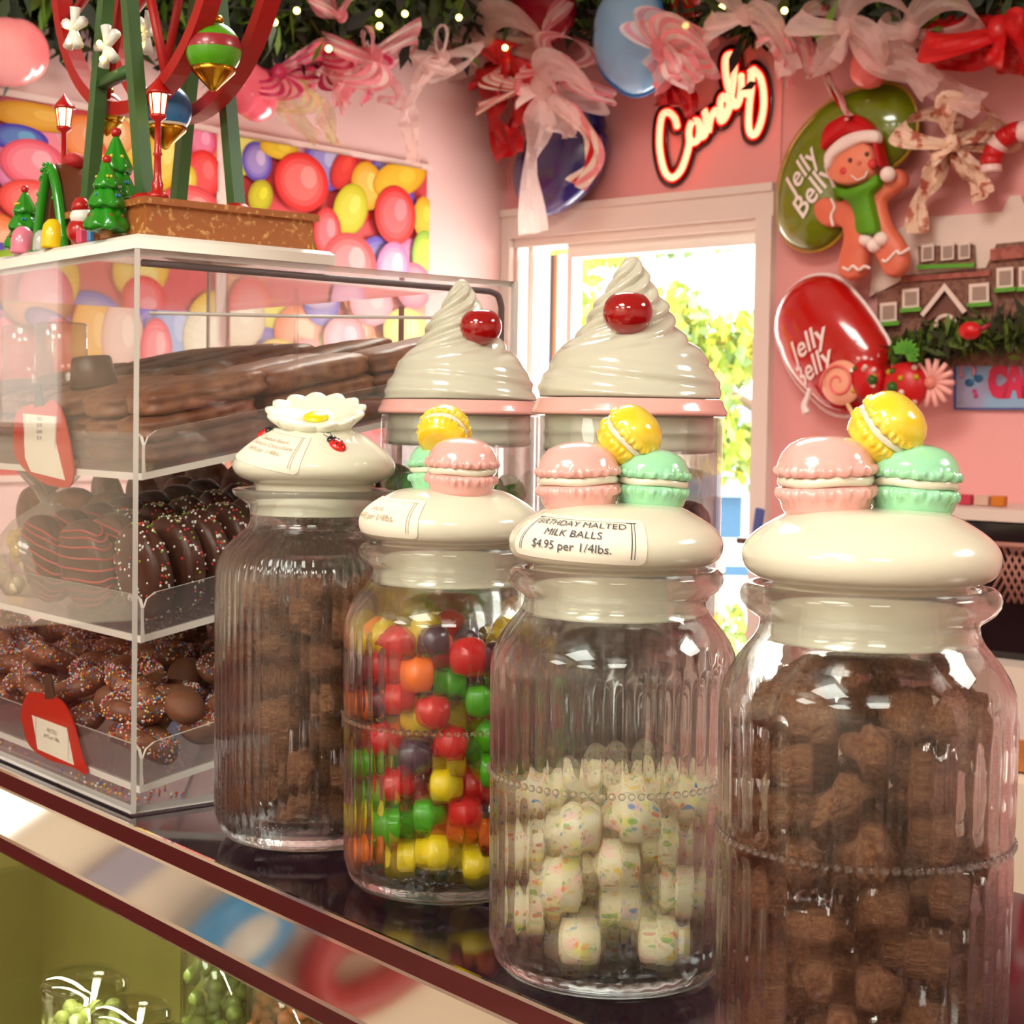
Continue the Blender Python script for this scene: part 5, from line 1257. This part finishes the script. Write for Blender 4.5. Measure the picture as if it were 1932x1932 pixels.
bow('big red satin bow at the top right of the garland', (1890, 60), 44, [(185, 150, 80), (250, 70, 60), (330, 60, 60)], [[(1850, 90), (1800, 100), (1735, 85)], [(1900, 100), (1905, 140)]], 'R', WB, A1, .25, grp='red ribbon bows')
bow('dark red drooping ribbon loop above the gingerbread man string', (1560, 20), 18, [(250, 40, 30)], [[(1560, 30), (1570, 60)]], 'd', WB, A1, .22, grp='red ribbon bows')
bow('thin striped ribbon tied to the top of the gingerbread man', (1572, 60), 8, [(90, 30, 20)], [[(1585, 100), (1560, 140), (1590, 200), (1603, 222)]], 'c', WB, A1, .2, grp='red ribbon bows')
# red drop ornament
t = thing('drop_ornament', 'two-tone red drop-shaped ornament left of the big red bow', 'ornament', WB(1640, 110, .2))
mpp = .00152
b = LB_(t); c = WB(1640, 110, .2); b.lathe([(0, -.085), (.030, -.078), (.048, -.055), (.052, -.02), (.042, .015)], M('pale_red_glaze', 'e06a66', .25, coat=.5), 40, None, None, c); b.done('lower_half')
b = LB_(t); b.lathe([(.042, .015), (.028, .045), (.012, .070), (.004, .085), (0, .088)], sat_r, 40, None, None, c); b.done('upper_half')
# ------------------------------------------------ gingerbread man (flat padded ornament), drawn in pixels of its own front
GO = .10
def pad(par, px, th, mat, name, off=GO, k=6, closed=True, dome=.012):
    pts = smooth_path([WB(x, y, off) for x, y in px], k, True); n = len(pts); c = sum(pts, Vector()) / n; b = LB_(par); vs = []; rings = 5
    for j in range(rings + 1):
        q = j / rings; s_ = 1 - (1 - math.cos(q * PI / 2)) * .0; sc_ = 1 - .11 * (1 - math.sqrt(max(0, 1 - q * q))) * 3 if False else 1
        ins = (1 - math.sqrt(max(0, 1 - q * q))) * dome
        for i, p in enumerate(pts):
            d = pts[(i + 1) % n] - pts[i - 1]; nn = d.cross(A1); nn = nn.normalized() if nn.length > 1e-6 else Z
            if nn.dot(p - c) < 0 and False: nn = -nn
            vs.append(p - nn * ins * sgn(pts, c) + A1 * (th * q))
    b.add(vs, [[j * n + i, j * n + (i + 1) % n, (j + 1) * n + (i + 1) % n, (j + 1) * n + i] for j in range(rings) for i in range(n)] + [[rings * n + i for i in range(n)], list(range(n))[::-1]], mat); return b.done(name)
def sgn(pts, c):
    n = len(pts); a = 0
    for i in range(n): a += (pts[i] - c).cross(pts[(i + 1) % n] - c).dot(A1)
    return 1 if a > 0 else -1
def zz(p): return (1400 + p[0] / 3.632, p[1] / 3.632)
gman = M('gingerbread_man_cookie', 'e8785a', .5, noise_=(6, 'd2604a', .4, .75)); icing = M('white_icing', 'f4d8d0', .5)
t = thing('gingerbread_man', 'gingerbread man ornament with santa hat and green scarf on the pink wall', 'ornament', WB(1640, 370))
pad(t, [zz(p) for p in [(700, 1380), (600, 1350), (520, 1400), (530, 1500), (600, 1560), (700, 1560), (720, 1640), (690, 1780), (690, 1880), (760, 1925), (850, 1890), (880, 1760), (905, 1700), (960, 1800), (1010, 1890), (1090, 1900), (1150, 1830), (1150, 1730), (1110, 1640), (1040, 1540), (1000, 1400), (1060, 1340), (1140, 1270), (1135, 1190), (1080, 1160), (1030, 1210), (950, 1250), (860, 1280)]], .035, gman, 'cookie_body')
pad(t, [zz(p) for p in [(620, 1130), (640, 1230), (740, 1285), (860, 1270), (940, 1210), (960, 1100), (930, 1000), (830, 960), (700, 990), (640, 1050)]], .050, M('gingerbread_face', 'ea8466', .5), 'head', GO + .022)
hat = pad(t, [zz(p) for p in [(600, 1040), (620, 900), (700, 830), (810, 795), (900, 840), (960, 920), (990, 1030), (1015, 1150), (990, 1150), (960, 1060), (930, 960), (800, 930), (690, 980)]], .05, sat_r, 'hat', GO + .03, dome=.0025)
pad(hat, [zz(p) for p in [(590, 1160), (590, 1060), (680, 960), (800, 905), (930, 895), (965, 930), (950, 985), (840, 985), (720, 1040), (650, 1090), (615, 1160)]], .026, icing, 'hat_band', GO + .062, dome=.006)
b = LB_(hat); b.ball(WB(*zz((1000, 1195)), GO + .06), .022, icing, 20, 12); b.done('pompom')
pad(t, [zz(p) for p in [(665, 1290), (760, 1300), (880, 1260), (960, 1205), (975, 1270), (915, 1340), (930, 1430), (960, 1590), (900, 1615), (825, 1600), (810, 1490), (770, 1400), (690, 1350)]], .04, M('green_felt', '5f9a0a', .6, noise_=(5, '4a8a06', .4, .6)), 'scarf', GO + .03, dome=.004)
for p in ((850, 1640), (950, 1640), (905, 1680)):
    b = LB_(t); b.ball(WB(*zz(p), GO + .04), .021, icing, 16, 10); b.done('icing_trim')
for p in ((740, 1098), (855, 1055)):
    b = LB_(t); b.ball(WB(*zz(p), GO + .074), .0065, M('brown_eye', '6a3a28', .4), 12, 8); b.done('eye')
for p in ((705, 1175), (895, 1125)):
    b = LB_(t); b.ball(WB(*zz(p), GO + .062), .015, M('rosy_cheek', 'd8403c', .5), 16, 10); b.done('cheek')
b = LB_(t); b.ball(WB(*zz((800, 1115)), GO + .075), .007, gman, 12, 8); b.done('nose')
b = LB_(t); b.tube([WB(*zz(p), GO + .074) for p in ((745, 1200), (790, 1235), (840, 1215), (862, 1170))], .0028, icing, 8); b.done('mouth')
b = LB_(t); b.tube(smooth_path([WB(*zz(p), GO + .038) for p in ((690, 1832), (730, 1850), (760, 1822), (800, 1850), (840, 1825), (878, 1840))], 4), .0045, icing, 8); b.done('icing_line')
b = LB_(t); b.tube(smooth_path([WB(*zz(p), GO + .038) for p in ((1150, 1700), (1080, 1740), (1060, 1720), (990, 1790), (960, 1780))], 4), .0045, icing, 8); b.done('icing_line')
b = LB_(t); b.tube(smooth_path([WB(*zz(p), GO + .038) for p in ((610, 1360), (635, 1420), (610, 1480), (625, 1550))], 4), .0045, icing, 8); b.done('icing_line')
# ------------------------------------------------ spotted bow
spot = M('spotted_fabric', 'e8c0a8', .6, noise_=(26, 'b8604c', .52, .60))
PAL['o'] = [spot]
bow('cream bow with red and green spots and long tails above the gingerbread house', (1800, 270), 26, [(150, 95, 80), (40, 90, 90), (210, 50, 50)], [[(1760, 330), (1735, 380), (1728, 440)], [(1820, 310), (1845, 340), (1855, 375)], [(1850, 250), (1880, 240)]], 'o', WB, A1, .14, grp='spotted bow', kind2='o')
# ------------------------------------------------ candy cane
t = thing('candy_cane', 'fat red and white candy cane curving off the right frame edge', 'candy cane', WB(1900, 270, .1))
b = LB_(t); pts = smooth_path([WB(1870, 325, .1), WB(1872, 295, .1), WB(1890, 265, .1), WB(1925, 248, .1), WB(1965, 262, .1), WB(1980, 310, .1), WB(1984, 400, .1)], 6)
for i in range(0, len(pts) - 1, 3): b.tube(pts[i:i + 4], .028, sat_r if (i // 3) % 3 else M('cane_white', 'ecc0bc', .3), 16)
b.done('cane_body')
# ------------------------------------------------ gingerbread house plaque
t = thing('gingerbread_house', 'snowy gingerbread house plaque with white windows on the pink wall', 'plaque', WB(1800, 620))
brick = M('gingerbread_brick', '8a5a4a', .6, noise_=(60, '6e4438', .45, .6)); sno = M('plaque_snow', 'e4c8bc', .6); lf = M('plaque_green', '5a9a2a', .6); rf_ = M('plaque_red_roof', '8c4438', .6, noise_=(40, 'a85a4c', .4, .6))
def board(px, o0, o1, mat, name, par=t):
    b = LB_(par); n = len(px); v = [WB(x, y, o0) for x, y in px] + [WB(x, y, o1) for x, y in px]
    b.add(v, [list(range(n, 2 * n)), list(range(n))[::-1]] + [[i, (i + 1) % n, n + (i + 1) % n, n + i] for i in range(n)], mat, False); return b.done(name)
board([(1655, 690), (1655, 560), (1650, 552), (1700, 540), (1700, 520), (1860, 505), (1880, 460), (1990, 450), (1990, 690)], .004, .03, brick, 'house_front')
board([(1640, 560), (1648, 480), (1680, 440), (1735, 410), (1890, 400), (1905, 370), (1925, 368), (1940, 400), (1990, 395), (1990, 450), (1885, 462), (1865, 505), (1700, 530)], .003, .024, sno, 'snowy_roof')
board([(1700, 532), (1706, 522), (1868, 510), (1868, 520)], .03, .04, rf_, 'roof_edge')
board([(1868, 492), (1868, 470), (1990, 455), (1990, 480)], .03, .045, rf_, 'roof_edge')
for x0, y0, x1, y1 in ((1732, 465, 1838, 508),): board([(x0, y0), (x1, y0 - 4), (x1 + 3, y1 - 4), (x0 + 2, y1)], .024, .036, brick, 'dormer')
for x0, y0, x1, y1 in ((1660, 572, 1692, 608), (1702, 546, 1734, 582), (1828, 536, 1866, 572), (1880, 506, 1912, 544), (1922, 504, 1954, 542), (1738, 462, 1762, 494), (1775, 460, 1800, 492), (1808, 458, 1830, 490)):
    wdw = board([(x0, y0), (x1, y0 - 3), (x1, y1 - 3), (x0, y1)], .03, .048, sno, 'window')
    mx_, my_ = (x0 + x1) / 2, (y0 + y1) / 2; w4, h4 = (x1 - x0) * .34, (y1 - y0) * .34
    board([(mx_ - w4, my_ - h4), (mx_ + w4, my_ - h4 - 2), (mx_ + w4, my_ + h4 - 2), (mx_ - w4, my_ + h4)], .048, .051, M('plaque_pane', 'a08478', .4), 'pane', wdw)
    if y0 > 470: board([(x0 - 4, y1 + 8), (x0 - 4, y1), (x1 + 4, y1 - 3), (x1 + 4, y1 + 5)], .03, .06, lf, 'window_box')
board([(1730, 508), (1730, 500), (1838, 496), (1838, 504)], .03, .055, lf, 'dormer_garland')
board([(1736, 592), (1782, 534), (1824, 586), (1816, 592), (1782, 548), (1742, 598)], .03, .065, sno, 'gable')
board([(1746, 640), (1746, 592), (1782, 552), (1816, 588), (1816, 640)], .03, .045, M('porch_brick', '74463a', .6), 'porch')
b = LB_(t); b.tube(smooth_path([WB(1766, 630, .05), WB(1768, 605, .05), WB(1784, 596, .05), WB(1800, 604, .05), WB(1802, 630, .05)], 5), .0065, sno, 8); b.done('door_arch')
board([(1771, 632), (1772, 608), (1784, 601), (1797, 608), (1798, 632)], .045, .052, M('porch_door', '8e2f34', .5), 'door')
ev = [M('evergreen_dark', '3c4412', .6), M('evergreen_black', '2c2c14', .6), M('evergreen_mid', '556a1a', .6)]
leafy('evergreen_swag', 'dark evergreen swag below the gingerbread house plaque', smooth_path([WB(1700, 668, .09), WB(1760, 648, .09), WB(1840, 634, .09), WB(1940, 628, .09), WB(1990, 632, .09)], 8), .048, 1300, ev, .045, 5, cat='swag')
t = thing('red_bird', 'small red bird perched in the evergreen swag', 'bird', WB(1830, 622, .2)); q = Matrix((B1, A1 * -1, Z)).transposed()
b = LB_(t); b.ball(WB(1830, 624, .2), .024, sat_r, 20, 12, (1.3, .9, 1), None, q); b.done('body')
b = LB_(t); b.tube([WB(1838, 628, .2), WB(1868, 612, .2)], lambda z: .010 - .004 * z, sat_dr, 8); b.done('tail')
b = MB(); c = WB(1708, 668, .2)
for k in range(9):
    a = math.radians(150 - k * 22); d = B1 * math.cos(a) + Z * math.sin(a); s_ = d.cross(A1); L_ = .045
    b.add([c, c + d * L_ * .5 + s_ * .012 + A1 * .01, c + d * L_, c + d * L_ * .5 - s_ * .012 + A1 * .01], [[0, 1, 2, 3]], lf)
tag(b.build('leaf_sprig'), 'bright green leaf sprig between the swag and the red sugared sweets', 'leaves')
# ------------------------------------------------ wall sweets
t = thing('swirl_lollipop', 'pale pink swirl lollipop ornament below the red bean balloon', 'lollipop', WB(1588, 722, .16)); c = WB(1588, 722, .16); e = B1
b = LB_(t); b.ball(c, .064, M('lollipop_pink', 'f0a488', .3, coat=.4), 32, 16, (1, .35, 1), None, q); b.done('disc')
b = LB_(t); pts = [c + A1 * .020 + e * ((.008 + .0021 * i) * math.cos(i * .42)) + Z * ((.008 + .0021 * i) * math.sin(i * .42)) for i in range(24)]; b.tube(pts, .0045, M('lollipop_swirl', 'e87068', .35), 8); b.done('swirl')
b = LB_(t); b.tube([c - Z * .06 + e * .02, c - Z * .16 + e * .09], .006, M('lollipop_stick', 'e6c488', .5), 8); b.done('stick')
for px, py, r, lab in ((1636, 716, .056, 'round red sweet ornament with green and white dots right of the swirl lollipop'), (1708, 728, .066, 'larger red sweet ornament with coloured dots left of the pink star flower')):
    t = thing('dotted_sweet', lab, 'ornament', WB(px, py, .15), 0, 'dotted red ornaments'); c = WB(px, py, .15); b = LB_(t); b.ball(c, r, sat_r, 28, 18, (1, .6, 1), None, q); b.done('ball'); rr = random.Random(px)
    for k in range(11):
        d = Vector((rr.uniform(-.75, .75), 0, rr.uniform(-.75, .75))); d.y = -math.sqrt(max(.05, 1 - d.x ** 2 - d.z ** 2)) * .6
        b = LB_(t); b.ball(c + q @ (d * r), r * (.26 if k == 0 else .13), [M('dot_green', '2f5a10', .4), sno, M('dot_gold', 'b8920e', .4), M('dot_pale', 'd09a8c', .4)][k % 4], 12, 8); b.done('dot')
t = thing('star_flower', 'pale pink frilly star flower beside the dotted red sweets', 'ornament', WB(1758, 722, .14)); c = WB(1758, 722, .14)
b = LB_(t)
for k in range(14):
    a = k * 2 * PI / 14; d = B1 * math.cos(a) + Z * math.sin(a); b.tube([c + d * .01, c + d * .045, c + d * .066], lambda z: .010 - .003 * z, M('flower_pink', 'f0a8a0', .5), 8)
b.done('petals'); b = LB_(t); b.ball(c + A1 * .008, .018, M('flower_centre', 'e08070', .5), 16, 10); b.done('flower_centre')
for k, (px, py) in enumerate(((1519, 770), (1512, 700))):
    pass
b = MB(); b.tube(smooth_path([WB(1528, 732, .14), WB(1524, 748, .14), WB(1518, 765, .14), WB(1522, 780, .14)], 4), lambda z: .005 + .007 * z, wr, 10)
tag(b.build('balloon_knot'), 'pale twisted balloon neck under the red bean balloon', 'balloon neck')
# ------------------------------------------------ licence-plate style sign
t = thing('tin_sign', 'pale blue tin sign reading Candy with pink letters, cut by the right frame edge', 'sign', WB(1860, 725))
pb_ = board([(1799, 773), (1799, 672), (1990, 664), (1990, 774)], .004, .014, M('blue_frame_paint', '4f5a94', .4), 'rim', t)
board([(1804, 769), (1804, 677), (1988, 669), (1988, 770)], .014, .017, M('sky_blue_print', '8aa6c4', .4, noise_=(14, '9c94b0', .42, .6)), 'face', t)
b = LB_(t); c = WB(1866, 748, .019); hh = (WB(1866, 693, .019) - c).length
tv, tf = text_mesh('CANDY', hh / .72, 'LEFT', .012); b.add([c + B1 * (v.x * .62) + Z * (v.y + hh * .5) for v in tv], tf, M('raspberry_lettering', 'd02a50', .4), False); tag(b.done('lettering'), kind='stuff')
b = LB_(t); b.tube(smooth_path([WB(1816, 712, .02), WB(1812, 695, .02), WB(1825, 686, .02), WB(1838, 696, .02), WB(1836, 708, .02)], 4), .006, M('sign_pink', 'c07890', .4), 8); b.done('candy_cane_print')
b = LB_(t)
for p in ((1829, 722), (1846, 714)): b.ball(WB(*p, .018), .014, M('sign_blue', '2a5a80', .4), 12, 8, (1, .2, .8), None, q)
b.tube([WB(1838, 735, .019), WB(1842, 750, .019)], .006, M('sign_magenta', 'b83a68', .4), 8); b.done('bow_print')
# ------------------------------------------------ shelf, dark cabinet and counter along the door wall
def wobj(name, x0, y0, x1, zlo, zhi, o0, o1, mat, lab, cat):
    a, c_ = WB(x0, y0, o1), WB(x1, y0, o1); t0, t1 = (a - C0).dot(B1), (c_ - C0).dot(B1); b = MB(); v = [C0 + B1 * (t1 if i else t0) + A1 * (o1 if j else o0) + Z * (zhi if k_ else zlo) for k_ in (0, 1) for j in (0, 1) for i in (0, 1)]
    b.add(v, [[0, 2, 3, 1], [4, 5, 7, 6], [0, 1, 5, 4], [2, 6, 7, 3], [0, 4, 6, 2], [1, 3, 7, 5]], mat, False); o = b.build(name); return tag(o, lab, cat)
def zat(px, py, off): return WB(px, py, off).z
zs = zat(1850, 960, .40); wobj('wall_shelf', 1560, 960, 2500, zat(1850, 982, .40), zs, 0, .40, M('white_shelf', 'd8c0b4', .4), 'white shelf board above the dark glass cabinet at the right', 'shelf')
dg_ = M('smoky_dark_glass', '1a1014', .06, coat=.6)
zc = zat(1850, 1240, .40)
wobj('dark_cabinet', 1760, 1100, 2500, zc + .003, zat(1850, 984, .40) - .003, .02, .38, dg_, 'dark glass-fronted cabinet between the white shelf and the white counter', 'cabinet')
wobj('white_counter', 1500, 1240, 2500, zat(1850, 1388, .40), zc, .004, .50, M('white_counter_paint', 'dcc6b8', .4), 'white-topped back counter under the dark glass cabinet', 'counter')
wobj('wooden_crate', 1830, 1450, 2400, zat(1915, 1472, .62), zat(1915, 1390, .50) - .004, .2, .52, M('orange_wood', 'c07838', .5, noise_=(8, 'a86028', .4, .7)), 'orange wooden crate right of the biggest jar, under the back counter', 'crate')
wobj('cream_drawers', 1800, 1550, 2400, FLOOR, zat(1915, 1474, .62) - .004, .02, .62, M('cream_drawer_paint', 'ead8c0', .45), 'cream drawer unit below the wooden crate', 'drawers')
for i, (px, col, lab) in enumerate(((1822, 'b83048', 'small raspberry-coloured packet on the white wall shelf'), (1855, 'c8a090', 'small pale packet on the white wall shelf'), (1885, 'c06a14', 'small orange packet on the white wall shelf'))):
    c = WB(px, 950, .25); b = MB(); b.box((0, 0, .014), (.036, .024, .027), M('packet_' + col, col, .4), None, .002); o = b.build('sweet_packet'); o.location = (c.x, c.y, zs + .0006); o.rotation_euler.z = math.atan2(B1.y, B1.x); tag(o, lab, 'packet', 'packets on the wall shelf')
t = thing('wicker_basket', 'pinkish wicker lattice basket seen against the dark cabinet at the right edge', 'basket', WB(1925, 1120, .44)); c = WB(1936, 1085, .44)
b = LB_(t)
for k in range(9):
    a = k * .018 - .07; b.tube([c + B1 * (a - .03) + Z * .07, c + B1 * (a + .045) - Z * .07], .0035, M('pink_wicker', 'a0685c', .5), 6); b.tube([c + B1 * (a + .045) + Z * .07, c + B1 * (a - .03) - Z * .07], .0035, M('pink_wicker'), 6)
b.done('lattice'); b = LB_(t); b.tube([c + Z * .07 + B1 * (.12 * math.cos(x)) + A1 * (.02 * math.sin(x)) for x in [i * PI / 12 for i in range(24)]], .006, M('pink_wicker'), 6, closed=True); b.done('rim')
t_ = WB(1431, 985, .03); b = MB(); b.box((0, 0, 0), (.034, .012, .085), M('blue_plastic', '4a5a9a', .4), Euler((0, .15, math.atan2(B1.y, B1.x))).to_matrix(), .004); o = b.build('blue_hook'); o.location = t_; tag(o, 'small blue plastic hook on the white door casing', 'hook')
# unseen pieces added along the left wall for the polished counter edge to mirror
def LP_(a, z, off=.0): return C0 + A1 * a + Z * z + B1 * off
slab('trim_6', LP_(2.6, FLOOR, 0), A1, 4.6, B1, .014, Z, .87, M('added_dark_red_board', '5a1516', .4))  # dark board added so the chrome's upper band mirrors dark red
slab('trim_3', LP_(3.55, -.2, 0), A1, 3.2, B1, .012, Z, 1.9, M('added_cream_board', 'f0e4cc', .5))
slab('trim_4', LP_(4.30, -.2, .012), A1, .10, B1, .03, Z, 1.9, M('added_lilac_strip', '9a93a4', .4))
slab('trim_5', LP_(3.55, -.2, .012), A1, .22, B1, .02, Z, 1.9, M('added_tan_strip', 'b99a7c', .5))
t = thing('added_glow_box', 'white glowing box added past the jelly sweet posters for its reflection', 'added glow', LP_(4.11, .2, .02))  # added glow, mirrored as a white patch in the chrome
b = LB_(t); b.box(LP_(4.02, .52, .04), (.17, .04, .44), M('glow_box_frame', 'e8e4dc', .4), Euler((0, 0, math.atan2(A1.y, A1.x))).to_matrix(), .01); b.done('lamp_frame')
b = LB_(t); b.box(LP_(4.02, .52, .064), (.14, .006, .40), M('glow_box_face', 'ffffff', .4, emit=('fff4e0', 1.3)), Euler((0, 0, math.atan2(A1.y, A1.x))).to_matrix()); b.done('diffuser')
t = thing('ring_balloon', 'blue oval balloon with a pale centre on the cream wall board', 'balloon', LP_(4.66, .86, .1))
b = LB_(t); b.ball(LP_(4.66, .86, .1), .20, M('sky_blue_foil', '3f8fc0', .3), 32, 18, (.55, .35, 1), None, Euler((0, 0, math.atan2(A1.y, A1.x))).to_matrix()); b.done('shell')
b = LB_(t); b.ball(LP_(4.66, .86, .15), .10, M('pale_grey_foil', 'c8c4b8', .3), 24, 14, (.5, .35, 1), None, Euler((0, 0, math.atan2(A1.y, A1.x))).to_matrix()); b.done('centre')
t = thing('giant_candy_cane', 'big dull red hook-shaped candy cane on the cream wall board', 'candy cane', LP_(4.95, 1.0, .1))
b = LB_(t); b.tube(smooth_path([LP_(5.06, 1.30, .1), LP_(5.04, 1.12, .1), LP_(4.98, .98, .1), LP_(4.88, .98, .1), LP_(4.84, 1.08, .1), LP_(4.88, 1.16, .1)], 6), .055, M('brick_red_gloss', 'a83434', .35), 16); b.done('cane_body')
# ceiling panels (the lamps' bodies)
pm_ = M('lit_ceiling_panel', 'fff2dc', .5, emit=('f4fff0', 3.0)); fr_ = M('panel_frame', 'e8e0d4', .4)
for i, (a, b2) in enumerate(LAMPS):
    p = C0 + A1 * a + B1 * b2 + Z * (CEIL - .03)
    t = thing('ceiling_panel', 'square lit ceiling panel lamp of the shop', 'ceiling lamp', p, math.atan2(B1.y, B1.x), 'ceiling panel lamps')
    b = MB(); b.box((0, 0, .012), (.94, .94, .024), fr_, None, .004); b.build('lamp_frame', t)
    b = MB(); b.box((0, 0, -.002), (.88, .88, .004), pm_); b.build('diffuser', t)
